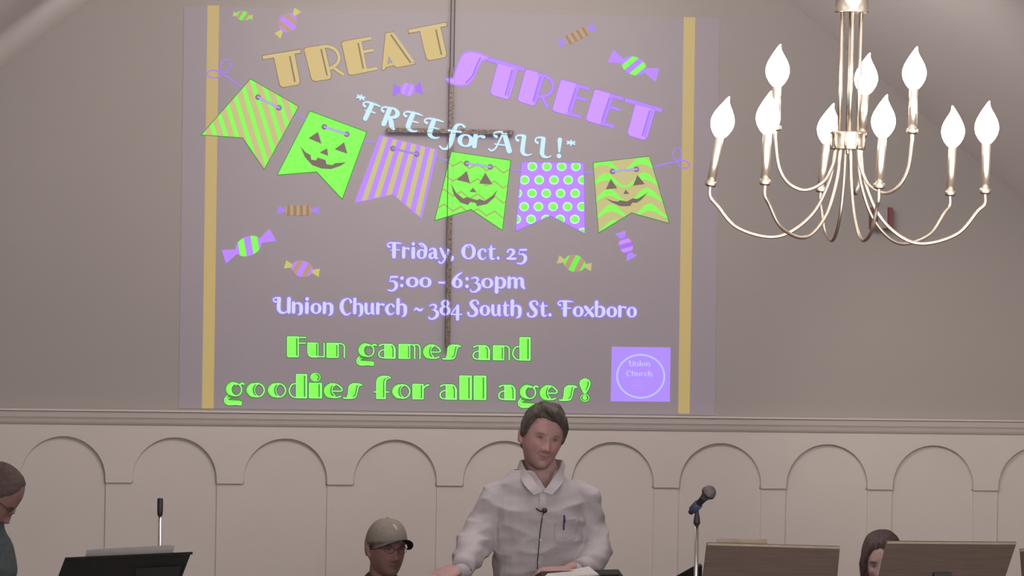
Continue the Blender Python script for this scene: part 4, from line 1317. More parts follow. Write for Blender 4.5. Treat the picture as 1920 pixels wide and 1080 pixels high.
def man_hair(ang, z):
    a = (ang + PI) % (2 * PI) - PI     # 0 = front
    d = abs(a)
    lim = np.interp(d, [0, .45, .8, 1.05, 1.3, 1.55, 1.9, 2.3, PI], [.072, .066, .050, .030, -.012, -.020, -.030, -.062, -.075])
    if a < 0:
        lim = np.interp(d, [0, .45, .8, 1.05, 1.3, 1.55, 1.9, 2.3, PI], [.074, .078, .072, .040, .0, -.012, -.030, -.062, -.075])
    return (z - lim) * 12
def fringe(bm):
    rtube(bm, [Hm @ Vector((-.030, -.055, .118)), Hm @ Vector((.006, -.082, .106)), Hm @ Vector((.042, -.078, .082)), Hm @ Vector((.068, -.048, .050)), Hm @ Vector((.078, -.022, .014))], [.018, .022, .021, .016, .010], 14)
    rtube(bm, [Hm @ Vector((-.036, -.05, .116)), Hm @ Vector((-.058, -.054, .090)), Hm @ Vector((-.073, -.034, .050)), Hm @ Vector((-.079, -.020, .010))], [.015, .014, .012, .010], 14)
    rtube(bm, [Hm @ Vector((-.03, -.02, .124)), Hm @ Vector((.03, -.02, .124)), Hm @ Vector((.06, .0, .098))], [.016, .017, .015], 14)
hair_shell(Hm, man, 'hair', man_hair, .011, extra=fringe, rough=.006)

# shirt
bm = bmesh.new()
secs = [(1016, 878, .064, .066, .045), (1015, 890, .098, .078, .035), (1013, 901, .138, .088, .028), (1011, 914, .172, .098, .02), (1010, 935, .186, .115, .01), (1010, 962, .180, .128, .0), (1009, 1000, .172, .13, .0), (1008, 1045, .168, .134, .0), (1008, 1110, .168, .136, .0), (1008, 1190, .176, .135, .01)]
rtube(bm, [J(a, b, e) for a, b, c, d, e in secs], [(c, d) for a, b, c, d, e in secs], 28, ref=(1, 0, 0))
rtube(bm, [armL[0] + Vector((.03, 0, .0)), *armL[0:4], armL[4] + (armL[3] - armL[4]).normalized() * .035], [.066, .064, .066, .070, .058, .036], 18)
rtube(bm, [armR[0] + Vector((-.03, 0, .0)), *armR[0:4], armR[4] + Vector((.07, .06, 0))], [.064, .062, .060, .062, .052, .036], 18)
me = remesh(bm, .005, 4)
folds(me, .016, (6, 8, 15), 3.1)
vcut = [J(997, 880), J(1039, 880), J(1018, 917)]
def in_v(c):
    if c.y > YM - .02:
        return False
    t = (c.z - vcut[2].z) / (vcut[0].z - vcut[2].z)
    if t < 0:
        return False
    mid = vcut[2].x * (1 - t) + (vcut[0].x + vcut[1].x) / 2 * t
    return abs(c.x - mid) < (vcut[1].x - vcut[0].x) / 2 * t * 1.0
b2 = bmesh.new()
b2.from_mesh(me)
dl = [f for f in b2.faces if in_v(f.calc_center_median()) or f.calc_center_median().z > J(1016, 881).z]
bmesh.ops.delete(b2, geom=dl, context='FACES')
for _ in range(10):
    nw = []
    for v in b2.verts:
        nb_ = [e.other_vert(v) for e in v.link_edges if e.is_boundary]
        if len(nb_) == 2:
            nw.append((v, v.co * .4 + (nb_[0].co + nb_[1].co) * .3))
    for v, c_ in nw:
        v.co = c_
b2.to_mesh(me)
b2.free()
shirt = link('shirt', me, 'shirt', man, True)
def surf_y(x, z, me_=me, dflt=YM - .13):
    return dflt
# BVH on the shirt so that small things sit on it
from mathutils.bvhtree import BVHTree
def bvh_of(me_):
    b = bmesh.new()
    b.from_mesh(me_)
    t = BVHTree.FromBMesh(b)
    b.free()
    return t
tree = bvh_of(me)
def on_shirt(px, py, lift=.002):
    d = (J(px, py, -.6) - CAM).normalized()
    h = tree.ray_cast(CAM, d)
    if h[0] is None:
        return J(px, py, -.13)
    return h[0] - d * lift
def strip_mesh(name, A_, B_, m, parent, th=.003, n=5):
    a = smooth3(A_, n)
    b = smooth3(B_, n)
    bm_ = bmesh.new()
    ra = [bm_.verts.new(p) for p in a]
    rb = [bm_.verts.new(p) for p in b]
    for i in range(len(a) - 1):
        bm_.faces.new((ra[i], ra[i + 1], rb[i + 1], rb[i]))
    bmesh.ops.recalc_face_normals(bm_, faces=bm_.faces)
    if sum(f.normal.y * f.calc_area() for f in bm_.faces) > 0:
        bmesh.ops.reverse_faces(bm_, faces=bm_.faces)
    bmesh.ops.solidify(bm_, geom=list(bm_.faces), thickness=th)
    bmesh.ops.recalc_face_normals(bm_, faces=bm_.faces)
    return fin(name, bm_, m, parent, False)
strip_mesh('collar', [J(976, 862, .05), J(983, 877, -.045), J(994, 891, -.085), J(1006, 907, -.118), J(1018, 922, -.137)],
           [J(971, 872, .055), J(974, 887, -.03), J(979, 903, -.088), J(989, 916, -.122), J(1001, 928, -.136)], 'shirt', shirt, .003, 8)
strip_mesh('collar', [J(1055, 862, .05), J(1050, 877, -.045), J(1041, 891, -.085), J(1030, 907, -.118), J(1018.5, 922, -.137)],
           [J(1060, 871, .055), J(1058, 886, -.03), J(1056, 902, -.088), J(1047, 915, -.122), J(1035, 928, -.136)], 'shirt', shirt, .003, 8)
strip_mesh('collar_stand', [J(976, 863, .05), J(990, 861, .10), J(1016, 861, .115), J(1040, 861, .10), J(1055, 863, .05)],
           [J(971, 877, .055), J(986, 886, .11), J(1016, 888, .125), J(1046, 886, .11), J(1060, 876, .055)], 'shirt', shirt, .003, 8)
# placket and buttons
pl = [(1018, 925), (1017, 950), (1014, 985), (1011, 1020), (1010, 1060), (1010, 1095)]
strip_mesh('placket', [on_shirt(x - 6, y, .003) for x, y in pl], [on_shirt(x + 8, y, .003) for x, y in pl], 'shirt', shirt, .002)
for x, y in ((1019, 935), (1018, 968), (1014, 1012), (1011, 1055)):
    bm = bmesh.new()
    c = on_shirt(x, y, .007)
    tube(bm, [c, c + Vector((0, -.002, 0))], .005, 12)
    fin('button', bm, 'button', shirt)
# chest pocket
bm = bmesh.new()
gr = [[bm.verts.new(on_shirt(1041 + 41 * i / 8 + .0, 969 - 2 * i / 8 + (46 + 6 * (1 - abs(i - 4) / 4)) * j / 8, .0035)) for i in range(9)] for j in range(9)]
for j in range(8):
    for i in range(8):
        bm.faces.new((gr[j + 1][i], gr[j + 1][i + 1], gr[j][i + 1], gr[j][i]))
fin('pocket', bm, 'shirt', shirt)
# cuffs
for A_, r in ((armL, .043), (armR, .043)):
    d = (A_[4] - A_[3]).normalized()
    e = A_[4] if A_ is armL else A_[4] + Vector((.045, .035, 0))
    bm = bmesh.new()
    tube(bm, [e - d * .05, e - d * .045, e + d * .026, e + d * .030, e + d * .026, e - d * .02], [r - .002, r + .003, r - .002, r - .005, r - .009, r - .010], 20, caps=False)
    fin('cuff', bm, 'shirt', shirt, True)
# trousers and shoes
bm = bmesh.new()
rtube(bm, [J(1009, 1165, .01), J(1009, 1215, .01)], [(.178, .138), (.175, .13)], 20, ref=(1, 0, 0))
for s in (-1, 1):
    hx = man.location.x + s * .09
    rtube(bm, [(hx, YM + .01, hipz), (hx + s * .02, YM, .50), (hx + s * .03, YM + .02, .10)], [.10, .078, .068], 16)
me_t = remesh(bm, .010, 3)
link('trousers', me_t, 'trouser', man, True)
for s in (-1, 1):
    bm = bmesh.new()
    hx = man.location.x + s * .12
    rtube(bm, [(hx, YM + .05, .055), (hx, YM - .05, .05), (hx + s * .01, YM - .17, .042)], [(.042, .055), (.046, .05), (.038, .040)], 14, ref=(1, 0, 0))
    fin('shoe', bm, 'shoe', man, True)

# lapel microphone, its cable, pen
lm = on_shirt(1021, 957, .012)
mic = thing('lapel_microphone', 'small black lapel microphone clipped to the placket of the white shirt', 'microphone', lm)
bm = bmesh.new()
bmesh.ops.create_uvsphere(bm, u_segments=16, v_segments=10, radius=.0105)
bmesh.ops.translate(bm, verts=bm.verts, vec=lm)
fin('windscreen', bm, 'blackp', mic, True)
bm = bmesh.new()
rtube(bm, [on_shirt(1006, 954, .004), on_shirt(1014, 959, .007), lm], [.003, .0035, .004], 10)
fin('clip', bm, 'blackp', mic, True)
bm = bmesh.new()
tube(bm, [lm + Vector((-.004, 0, -.008))] + [on_shirt(1018 - 10 * min(1, k / 9) ** .7 + max(0, k - 12) * .4, 966 + k * 9.5, .0065) for k in range(1, 20)], .0019, 8)
fin('cable', bm, 'blackp', mic, True)
p0, p1 = on_shirt(1058, 967, .007), on_shirt(1057, 993, .005)
pen = thing('pen', 'indigo pen clipped in the chest pocket of the white shirt', 'pen', p1)
bm = bmesh.new()
rtube(bm, [p0, p1], [.0035, .003], 10)
fin('barrel', bm, 'pen', pen, True)
bm = bmesh.new()
rtube(bm, [p0 + Vector((.002, -.005, -.004)), p0 + Vector((.002, -.006, -.022))], [.002, .003], 8)
fin('clip', bm, 'pen', pen, True)

# ---- glasses
def glasses(Mh, parent):
    bm = bmesh.new()
    for s in (-1, 1):
        pts = []
        for k in range(17):
            t = 2 * PI * k / 16
            pts.append(Mh @ Vector((s * .0315 + .0215 * math.cos(t), -.098 + .010 * abs(s * .0315 + .0215 * math.cos(t)) / .05, .001 + .0155 * math.sin(t))))
        tube(bm, pts, .0010, 6, caps=False)
        tube(bm, [Mh @ Vector((s * .053, -.087, .005)), Mh @ Vector((s * .076, -.04, .006)), Mh @ Vector((s * .080, .01, .006))], .0014, 6)
    tube(bm, [Mh @ Vector((-.010, -.098, .004)), Mh @ Vector((0, -.100, .007)), Mh @ Vector((.010, -.098, .004))], .0013, 6)
    return fin('glasses', bm, 'lensg', parent, True)

# ---- chair for the seated people
def chair(loc, label):
    t = thing('chair', label, 'chair', loc)
    x, y, z = loc
    bm = bmesh.new()
    box(bm, x - .22, x + .22, y - .22, y + .22, .40, .45)
    fin('seat', bm, 'chair', t, bevel=.012)
    bm = bmesh.new()
    hull8(bm, [(x - .20, y + .19, .50), (x + .20, y + .19, .50), (x + .20, y + .23, .84), (x - .20, y + .23, .84), (x - .20, y + .22, .50), (x + .20, y + .22, .50), (x + .20, y + .26, .84), (x - .20, y + .26, .84)])
    fin('backrest', bm, 'chair', t, bevel=.01)
    for sx in (-1, 1):
        for sy in (-1, 1):
            bm = bmesh.new()
            tube(bm, [(x + sx * .19, y + sy * .19, .41), (x + sx * .20, y + sy * .21, 0)], .011, 8)
            fin('leg', bm, 'black', t, True)
        bm = bmesh.new()
        tube(bm, [(x + sx * .19, y + .19, .41), (x + sx * .19, y + .23, .70)], .011, 8)
        fin('back_post', bm, 'black', t, True)
    return t
def seated(Mh, t, neck, x, y, cloth, cols, vox=.005, jaw=1.0, trou='trouser', sw=.19):
    """body of a person sitting at (x, y) with the neck base at point neck"""
    bm = bmesh.new()
    add_head(bm, Mh, jaw)
    rtube(bm, [Mh @ Vector((0, .02, -.05)), neck + Vector((0, -.005, .02)), neck - Vector((0, 0, .03))], [.05, .052, .06], 16)
    tz = neck.z
    rtube(bm, [(neck.x, neck.y, tz - .05), ((x + neck.x) / 2, (y + neck.y) / 2, tz - .22), (x, y + .02, .52)], [(sw - .05, .08), (.13, .10), (.14, .11)], 18, ref=(1, 0, 0))
    arms = []
    for s in (-1, 1):
        sh = Vector((neck.x + s * (sw - .02), neck.y, tz - .08))
        el = Vector((x + s * (sw + .05), y - .02, tz - .36))
        wr = Vector((x + s * .12, y - .24, .60))
        arms.append((sh, el, wr))
        rtube(bm, [sh, el, wr], [.045, .038, .027], 12)
        hand(bm, wr, Vector((-s * .3, -1, -.15)), Vector((0, 0, -1)), s, 25, .95)
        rtube(bm, [(x + s * .09, y, .50), (x + s * .12, y - .42, .50), (x + s * .12, y - .42, .09)], [.075, .055, .04], 12)
    me_ = remesh(bm, vox, 2)
    paint(me_, Mh, cols)
    link('body', me_, 'skin', t, True)
    bm = bmesh.new()
    rtube(bm, [(neck.x, neck.y + .005, tz - .015), (neck.x, neck.y + .005, tz - .06), (neck.x, neck.y, tz - .12), ((x + neck.x) / 2, (y + neck.y) / 2, tz - .26), (x, y + .02, .56)],
          [(.085, .07), (sw - .04, .09), (sw, .115), (.175, .13), (.175, .13)], 22, ref=(1, 0, 0))
    for sh, el, wr in arms:
        rtube(bm, [sh, el, wr + (el - wr) * .12], [.062, .054, .042], 14)
    me_ = remesh(bm, .008, 3)
    folds(me_, .006, (6, 6, 12), x)
    link('jacket', me_, cloth, t, True)
    bm = bmesh.new()
    for s in (-1, 1):
        rtube(bm, [(x + s * .08, y + .04, .53), (x + s * .12, y - .42, .52), (x + s * .12, y - .42, .11)], [(.10, .075), (.075, .065), (.062, .06)], 14, ref=(1, 0, 0))
    link('trousers', remesh(bm, .012, 3), trou, t, True)
    for s in (-1, 1):
        bm = bmesh.new()
        rtube(bm, [(x + s * .12, y - .38, .05), (x + s * .12, y - .58, .045)], [.046, .038], 12)
        fin('shoe', bm, 'shoe', t, True)

# ---- man in the cap
YK = 15.9
kc = P(724, 1028, YK)
kx, ky = kc.x - .01, YK + .08
cap_man = thing('person', 'seated man in a khaki baseball cap and glasses left of the speaker', 'person', (kx, ky, 0))
Hk = head_matrix(kc, 27, 2, 2, .915)
KC = dict(skin=(.27, .152, .138), flush=(.34, .13, .14), lip=(.16, .07, .07), dark=(.05, .028, .026), brow=(.09, .06, .05), beard=(.16, .105, .095), stubble=(.16, .095, .085))
seated(Hk, cap_man, P(716, 1092, YK + .035), kx, ky, 'navy', KC, .004)
eyes(Hk, cap_man, 0, .32)
def kh(ang, z):
    d = abs((ang + PI) % (2 * PI) - PI)
    lim = np.interp(d, [0, 1.15, 1.35, 1.7, 2.2, PI], [.06, .05, -.005, -.02, -.05, -.06])
    return (z - lim) * 10 if z < .045 else -1
hair_shell(Hk, cap_man, 'hair', kh, .003, strand=.0008, rough=.001)
glasses(Hk, cap_man)
capo = thing('baseball_cap', 'khaki baseball cap with curved brim worn by the seated man', 'cap', Hk @ Vector((0, 0, .06)))
bm = bmesh.new()
rings = []
for j in range(15):
    t = j / 14
    a = t * PI / 2
    zz = .030 + .099 * math.sin(a) - .012 * (1 - t)
    rr = math.cos(a) ** .72
    row = []
    for i in range(40):
        q = 2 * PI * i / 40
        fx = .0865 * math.sin(q) * rr
        c_ = math.cos(q)
        fy = (-.102 if c_ > 0 else .112) * abs(c_) * rr + .002
        dz = (.012 * max(0, c_) - .02 * max(0, -c_)) * (1 - t)
        row.append(bm.verts.new(Hk @ Vector((fx, fy, zz + dz))))
    rings.append(row)
for a, b in zip(rings, rings[1:]):
    for i in range(40):
        bm.faces.new((a[i], a[(i + 1) % 40], b[(i + 1) % 40], b[i]))
bmesh.ops.remove_doubles(bm, verts=bm.verts, dist=.0008)
bmesh.ops.solidify(bm, geom=list(bm.faces), thickness=.002)
fin('crown', bm, 'cap', capo, True)
for nm, m_, dz_ in (('brim', 'cap', 0), ('brim_lining', 'capunder', -.0028)):
    bm = bmesh.new()
    rows = []
    for j in range(9):
        v = j / 8
        row = []
        for i in range(25):
            q = math.radians(-72 + 144 * i / 24)
            rx, ry = .0865 * math.sin(q), -.102 * math.cos(q)
            ext = .075 * math.cos(q * 1.15) ** .6 * v
            x_ = rx * (1 + .02 * v)
            row.append(bm.verts.new(Hk @ Vector((x_, ry - ext, .036 + dz_ - 5.6 * (x_ ** 2) + .10 * ext + .010 * math.cos(q)))))
        rows.append(row)
    for a, b in zip(rows, rows[1:]):
        for i in range(24):
            bm.faces.new((a[i], a[i + 1], b[i + 1], b[i]))
    bmesh.ops.solidify(bm, geom=list(bm.faces), thickness=.0022)
    fin(nm, bm, m_, capo, True)
bm = bmesh.new()
rtube(bm, [Hk @ Vector((-.007, -.068, .104)), Hk @ Vector((-.003, -.076, .096)), Hk @ Vector((.000, -.084, .086))], [.0055, .0065, .005], 10)
fin('embroidery', bm, 'emb', capo, True)
bm = bmesh.new()
bmesh.ops.create_uvsphere(bm, u_segments=12, v_segments=8, radius=.005)
bmesh.ops.translate(bm, verts=bm.verts, vec=Hk @ Vector((0, .005, .129)))
fin('crown_button', bm, 'cap', capo, True)
chair((kx, ky + .02, 0), 'chair under the seated man in the khaki cap')

# ---- person behind the right wooden stand
YG = 16.1
gc = P(1655, 1052, YG)
gx, gy = gc.x, YG + .09
wom = thing('person', 'seated dark-haired person half hidden behind the right wooden music stand', 'person', (gx, gy, 0))
Hg = head_matrix(gc, -6, 12, -4, .93)
GC = dict(skin=(.42, .29, .28), flush=(.46, .26, .26), lip=(.26, .10, .11), dark=(.07, .045, .045), brow=(.12, .08, .07))
seated(Hg, wom, P(1657, 1106, YG + .03), gx, gy, 'plum', GC, .005, .92, sw=.17)
eyes(Hg, wom, 0, .35)
def gh(ang, z):
    a = (ang + PI) % (2 * PI) - PI
    d = abs(a)
    lim = np.interp(d, [0, .35, .7, .95, 1.15, PI], [.078, .070, .040, -.02, -.115, -.118])
    return (z - lim) * 10
def gex(bm):
    for s in (-1, 1):
        rtube(bm, [Hg @ Vector((s * .07, -.03, .05)), Hg @ Vector((s * .083, -.028, 0)), Hg @ Vector((s * .080, -.02, -.07)), Hg @ Vector((s * .07, -.01, -.13))], [.014, .016, .018, .014], 12)
hair_shell(Hg, wom, 'hair2', gh, .014, extra=gex, rough=.005)
chair((gx, gy + .02, 0), 'chair under the dark-haired person behind the right wooden stand')

# ---- man at the left edge
YL = 15.0
lc = P(-12, 929, YL)
lman = thing('person', 'balding man with glasses at the left edge looking down at his music stand', 'person', (lc.x - .14, YL + .02, 0))
Hl = head_matrix(lc, 84, 43, 0, 1.0)
LC = dict(skin=(.235, .138, .128), flush=(.30, .15, .14), lip=(.18, .08, .08), dark=(.05, .03, .03), brow=(.12, .085, .075))
lx = lc.x - .065
bm = bmesh.new()
add_head(bm, Hl)
nb = Vector((lx + .03, YL + .01, lc.z - .17))
rtube(bm, [Hl @ Vector((0, .03, -.045)), nb + Vector((.02, 0, .03)), nb], [.052, .055, .065], 16)
rtube(bm, [nb - Vector((0, 0, .03)), (lx, YL + .01, 1.1), (lx - .02, YL + .01, .92)], [(.085, .13), (.10, .14), (.10, .14)], 18, ref=(1, 0, 0))
larms = []
for s in (-1, 1):
    sh = Vector((lx + .01, YL + s * .18, nb.z - .06))
    el = Vector((lx + .02, YL + s * .22, nb.z - .34))
    wr = Vector((lx + .24, YL + s * .14, nb.z - .36))
    larms.append((sh, el, wr))
    rtube(bm, [sh, el, wr], [.045, .038, .027], 12)
    hand(bm, wr, Vector((1, -s * .1, .1)), Vector((0, -s, -.2)), s, 25)
    rtube(bm, [(lx, YL + s * .09, .92), (lx + .02, YL + s * .10, .5), (lx - .02, YL + s * .10, .08)], [.08, .055, .04], 12)
me_ = remesh(bm, .0045, 2)
paint(me_, Hl, LC)
link('body', me_, 'skin', lman, True)
eyes(Hl, lman, 0, .4)
def lh(ang, z):
    d = abs((ang + PI) % (2 * PI) - PI)
    lim = np.interp(d, [0, .6, 1.2, 1.5, 2.0, PI], [.104, .096, .03, -.01, -.045, -.06])
    return (z - lim) * 8
hair_shell(Hl, lman, 'hair3', lh, .005, rough=.002, strand=.001)
glasses(Hl, lman)
bm = bmesh.new()
rtube(bm, [nb + Vector((.020, 0, .045)), nb + Vector((.018, 0, -.01)), nb + Vector((.012, 0, -.07)), (lx, YL + .01, nb.z - .16), (lx, YL + .01, 1.1), (lx - .02, YL + .01, .88)], [(.062, .070), (.095, .10), (.12, .155), (.135, .18), (.135, .175), (.14, .175)], 22, ref=(1, 0, 0))
for sh, el, wr in larms:
    rtube(bm, [sh, el, wr + (el - wr) * .1], [.064, .056, .042], 14)
me_ = remesh(bm, .008, 3)
folds(me_, .006, (6, 6, 10), 8.2)
link('sweater', me_, 'slate', lman, True)
bm = bmesh.new()
for s in (-1, 1):
    rtube(bm, [(lx, YL + s * .085, .93), (lx + .02, YL + s * .10, .5), (lx - .02, YL + s * .10, .10)], [.105, .08, .068], 14)
link('trousers', remesh(bm, .012, 3), 'trouser', lman, True)
for s in (-1, 1):
    bm = bmesh.new()
    rtube(bm, [(lx - .05, YL + s * .10, .05), (lx + .15, YL + s * .11, .042)], [.045, .036], 12)
    fin('shoe', bm, 'shoe', lman, True)

# ------------------------------------------------------------------ music stands
def slab(bm, q, th):
    """slab from 4 corners, thickness away along its normal (to the back)"""
    q = [Vector(p) for p in q]
    n = (q[1] - q[0]).cross(q[3] - q[0]).normalized()
    if n.y < 0:
        n = -n
    hull8(bm, q + [p + n * th for p in q])
def stand_base(t, x, y, ztop, m='black'):
    bm = bmesh.new()
    tube(bm, [(x, y, ztop), (x, y, .30)], .010, 12)
    fin('pole', bm, m, t, True)
    bm = bmesh.new()
    tube(bm, [(x, y, .75), (x, y, .22)], .014, 12)
    fin('lower_pole', bm, m, t, True)
    for k in range(3):
        a = math.radians(90 + k * 120)
        bm = bmesh.new()
        tube(bm, smooth3([(x, y, .28), (x + .14 * math.cos(a), y + .14 * math.sin(a), .10), (x + .27 * math.cos(a), y + .27 * math.sin(a), .012)]), .008, 8)
        fin('leg', bm, m, t, True)
# black stand with papers
t = thing('music_stand', 'black metal music stand at lower left with loose sheets on it', 'music stand', (P(235, 1100, 14.7).x, 14.72, 0))
bm = bmesh.new()
TL, TR = P(122, 1046, 14.82), P(358, 1035.5, 14.55)
BL, BR = P(84, 1146, 14.90), P(318, 1140, 14.63)
slab(bm, [BL, BR, TR, TL], .004)
fin('desk', bm, 'black', t, bevel=.0015)
bm = bmesh.new()
q = [TL + Vector((0, -.004, 0)), TR + Vector((0, -.004, 0))]
slab(bm, [q[0] - Vector((0, 0, .008)), q[1] - Vector((0, 0, .008)), q[1] + Vector((0, 0, .0015)), q[0] + Vector((0, 0, .0015))], .012)
fin('top_lip', bm, 'black', t, bevel=.002)
bm = bmesh.new()
slab(bm, [BL, BR, BR + Vector((.012, .05, .005)), BL + Vector((.012, .05, .005))], .004)
fin('shelf', bm, 'black', t)
mid = (TL + TR + BL + BR) / 4
bm = bmesh.new()
rr_ = (BR - BL).normalized()
slab(bm, [P(255, 1066, 14.64), P(340, 1062, 14.55), P(322, 1130, 14.60), P(250, 1132, 14.68)], .003)
fin('lighter_panel', bm, 'blackp', t)  # slightly lighter panel over part of the desk
stand_base(t, mid.x, mid.y + .02, mid.z)
for i, (a, b, c, d) in enumerate((((162, 1031), (322, 1021.5), (312, 1062), (155, 1070)), ((176, 1036), (328, 1023), (316, 1064), (170, 1072)))):
    bm = bmesh.new()
    slab(bm, [P(*d, 14.845 - i * .004), P(*c, 14.655 - i * .004), P(*b, 14.635 - i * .004), P(*a, 14.83 - i * .004)], .0006)
    o = fin('sheet', bm, 'paper')
    tag(o, 'grey-white sheet lying at the back on the black music stand' if i == 0 else 'grey-white sheet lying in front on the black music stand', 'sheet')

def wood_stand(TL, TR, BL, BR, Y, label, notch=False, lean=.10):
    tl, tr = P(*TL, Y), P(*TR, Y)
    k = 5.0
    bl = P(TL[0] + (BL[0] - TL[0]) * k * .45, TL[1] + 150, Y + lean)
    br = P(TR[0] + (BR[0] - TR[0]) * k * .45, TR[1] + 150, Y + lean)
    t = thing('music_stand', label, 'music stand', ((tl.x + tr.x) / 2, Y + .06, 0))
    bm = bmesh.new()
    slab(bm, [bl, br, tr, tl], .012)
    fin('desk', bm, 'wood', t, bevel=.004)
    bm = bmesh.new()
    up = Vector((0, 0, .0015))
    slab(bm, [tl - up * 4 + Vector((.001, -.0006, 0)), tr - up * 4 + Vector((-.001, -.0006, 0)), tr + up + Vector((-.001, .0, 0)), tl + up + Vector((.001, .0, 0))], .016)
    fin('top_edge', bm, 'woodedge', t, bevel=.002)
    bm = bmesh.new()
    slab(bm, [bl, br, br + Vector((0, .06, .01)), bl + Vector((0, .06, .01))], .010)
    fin('shelf', bm, 'wood', t)
    m = (tl + tr + bl + br) / 4
    if notch:
        bm = bmesh.new()
        q = [P(1752, 1074, Y + .015), P(1784, 1074, Y + .015), P(1786, 1100, Y + .015), P(1750, 1100, Y + .015)]
        hull8(bm, [Vector((p.x, p.y, p.z)) for p in q] + [Vector((p.x, p.y + .05, p.z)) for p in q])
        fin('bracket', bm, 'blackp', t, bevel=.003)
    stand_base(t, m.x, m.y + .03, m.z)
    return t
wood_stand((1326, 1019), (1575, 1026), (1318, 1080), (1569, 1080), 14.4, 'brown wooden music stand beside the chrome microphone stand')
wood_stand((1663, 1016), (1906, 1018), (1648, 1080), (1884, 1080), 14.4, 'brown wooden music stand at lower right, in front of the dark-haired person', True)
wood_stand((1913, 1031), (2150, 1031), (1918, 1080), (2150, 1080), 14.9, 'brown wooden music stand cut off by the right edge of the picture')
bm = bmesh.new()
slab(bm, [P(1342, 1034, 14.43), P(1440, 1036, 14.43), P(1438, 1011.5, 14.425), P(1344, 1010, 14.425)], .004)
tag(fin('music_book', bm, 'woodedge'), 'buff music book just showing above the wooden stand beside the microphone', 'book')

# black stand corner behind the chrome pole
t = thing('music_stand', 'tilted black music stand corner behind the chrome microphone stand', 'music stand', (P(1270, 1120, 14.9).x, 14.92, 0))
bm = bmesh.new()
q = [P(1200, 1195, 15.0), P(1318, 1150, 14.95), P(1316, 1059, 14.88), P(1304, 1060, 14.88), P(1196, 1120, 14.95)]
v1 = [bm.verts.new(p) for p in q]
v2 = [bm.verts.new(p + Vector((0, .006, 0))) for p in q]
bm.faces.new(v1)
bm.faces.new(list(reversed(v2)))
for i in range(5):
    bm.faces.new((v1[(i + 1) % 5], v1[i], v2[i], v2[(i + 1) % 5]))
fin('desk', bm, 'black', t)
bm = bmesh.new()
tube(bm, [P(1309, 1063, 14.87), P(1315, 1060, 14.87)], .009, 10)
fin('knob', bm, 'blackp', t, True)
stand_base(t, P(1262, 1130, 14.93).x, 14.96, P(1262, 1130, 14.93).z)

# ------------------------------------------------------------------ microphones
YS = 14.12
t = thing('microphone_stand', 'chrome microphone stand holding a microphone in front of the wainscot', 'stand', (P(1306, 1080, YS).x, YS, 0))
b0 = P(1306.5, 982, YS)
bm = bmesh.new()
tube(bm, [(b0.x, YS, b0.z), (b0.x, YS, 1.0)], .0078, 16)
fin('upper_pole', bm, 'chrome', t, True)
bm = bmesh.new()
tube(bm, [(b0.x, YS, 1.03), (b0.x, YS, .03)], .0105, 16)
fin('lower_pole', bm, 'chrome', t, True)
bm = bmesh.new()
lathe(bm, [(.016, .98), (.019, 1.0), (.019, 1.06), (.014, 1.08)], (b0.x, YS, 0), 20)
fin('clutch', bm, 'blackp', t, True)
bm = bmesh.new()
lathe(bm, [(.12, 0), (.13, .006), (.125, .018), (.05, .028), (.014, .04), (.012, .05)], (b0.x, YS, 0), 32)
fin('base', bm, 'black', t, True)
bm = bmesh.new()
zz = lambda py: P(1306, py, YS).z
lathe(bm, [(.0118, zz(983)), (.0118, zz(978)), (.0105, zz(972)), (.0065, zz(961)), (.006, zz(955))], (b0.x, YS, 0), 18)
fin('adapter', bm, 'blackp', t, True)
bm = bmesh.new()
m0, m1 = P(1303, 952, YS), P(1327, 926, YS - .05)
d = (m1 - m0).normalized()
tube(bm, [m0 - d * .018, m0 - d * .014, m0 + d * .022, m0 + d * .024], [.010, .0155, .0165, .014], 18)
fin('clip', bm, 'blue', t, True)
t2 = thing('microphone', 'handheld microphone with ball grille in the clip of the chrome stand', 'microphone', m0)
bm = bmesh.new()
tube(bm, [m0 - d * .030, m0 - d * .026, m0 + d * .05, m1 - d * .012], [.008, .0100, .0125, .0165], 20)
fin('handle', bm, 'blackp', t2, True)
bm = bmesh.new()
prof = [(.012, -.020), (.019, -.012), (.0245, -.004), (.0252, .002), (.0245, .008), (.022, .016), (.016, .023), (.008, .027), (0, .0285)]
lathe(bm, prof, m1 + d * .004, 28, d)
fin('grille', bm, 'grille', t2, True)
bm = bmesh.new()
lathe(bm, [(.0254, -.003), (.0262, -.001), (.0262, .003), (.0254, .005)], m1 + d * .004, 28, d)
fin('grille_band', bm, 'blackp', t2, True)

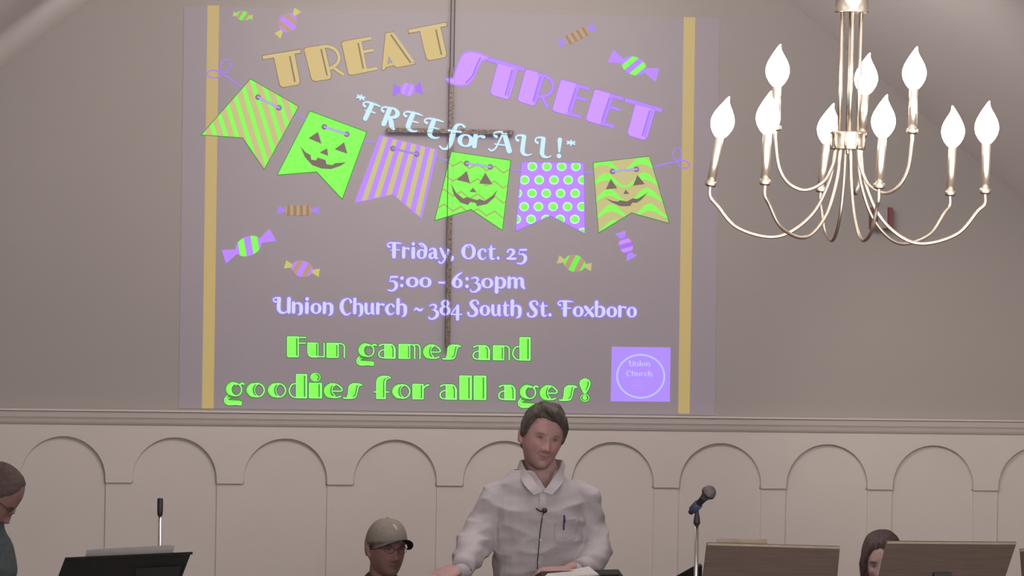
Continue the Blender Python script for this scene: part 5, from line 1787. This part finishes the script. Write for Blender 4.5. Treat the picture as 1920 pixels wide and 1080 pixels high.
YS2 = 15.3
t = thing('microphone_stand', 'chrome pole with black cylindrical top rising behind the black music stand', 'stand', (P(299, 1080, YS2).x, YS2, 0))
b0 = P(300, 966, YS2)
bm = bmesh.new()
tube(bm, [(b0.x, YS2, b0.z), (b0.x, YS2, .03)], .0064, 16)
fin('pole', bm, 'chrome', t, True)
bm = bmesh.new()
lathe(bm, [(.007, P(300, 968, YS2).z), (.0098, P(300, 965, YS2).z), (.0110, P(300, 958, YS2).z), (.0110, P(300, 936, YS2).z), (.009, P(300, 934, YS2).z)], (b0.x, YS2, 0), 18)
fin('grip', bm, 'blackp', t, True)
bm = bmesh.new()
lathe(bm, [(.12, 0), (.13, .006), (.125, .018), (.05, .028), (.012, .04), (.010, .05)], (b0.x, YS2, 0), 32)
fin('base', bm, 'black', t, True)

# ------------------------------------------------------------------ lectern in front of the speaker with an open book
YE = 14.72
t = thing('lectern', 'dark-topped lectern in front of the speaker just inside the lower edge', 'lectern', (P(1060, 1090, YE).x, YE + .05, 0))
bm = bmesh.new()
slab(bm, [P(960, 1120, YE + .20), P(1190, 1118, YE + .20), P(1160, 1077, YE), P(1015, 1081, YE)], .02)
fin('top', bm, 'blackp', t, bevel=.004)
bm = bmesh.new()
xm = P(1070, 1090, YE).x
box(bm, xm - .14, xm + .14, YE + .05, YE + .19, .03, P(1070, 1112, YE + .1).z)
fin('body', bm, 'wood', t, bevel=.01)
bm = bmesh.new()
box(bm, xm - .18, xm + .18, YE + .0, YE + .24, 0, .04)
fin('base', bm, 'wood', t, bevel=.008)
bk = thing('open_book', 'open book with white pages held by the speaker above the lectern', 'book', P(1070, 1075, YE - .02))
for s, q in ((-1, [(1018, 1084, .0), (1072, 1080, .0), (1066, 1069, .10), (1030, 1072, .10)]), (1, [(1072, 1080, .0), (1122, 1076, .0), (1104, 1062, .10), (1066, 1069, .10)])):
    bm = bmesh.new()
    slab(bm, [P(a, b, YE - .07 + c) for a, b, c in q], .006)
    fin('page_block', bm, 'paper2', bk)
bm = bmesh.new()
slab(bm, [P(1014, 1087, YE - .072), P(1126, 1079, YE - .072), P(1106, 1064, YE + .034), P(1026, 1074, YE + .034)], .002)
fin('cover', bm, 'blackp', bk)
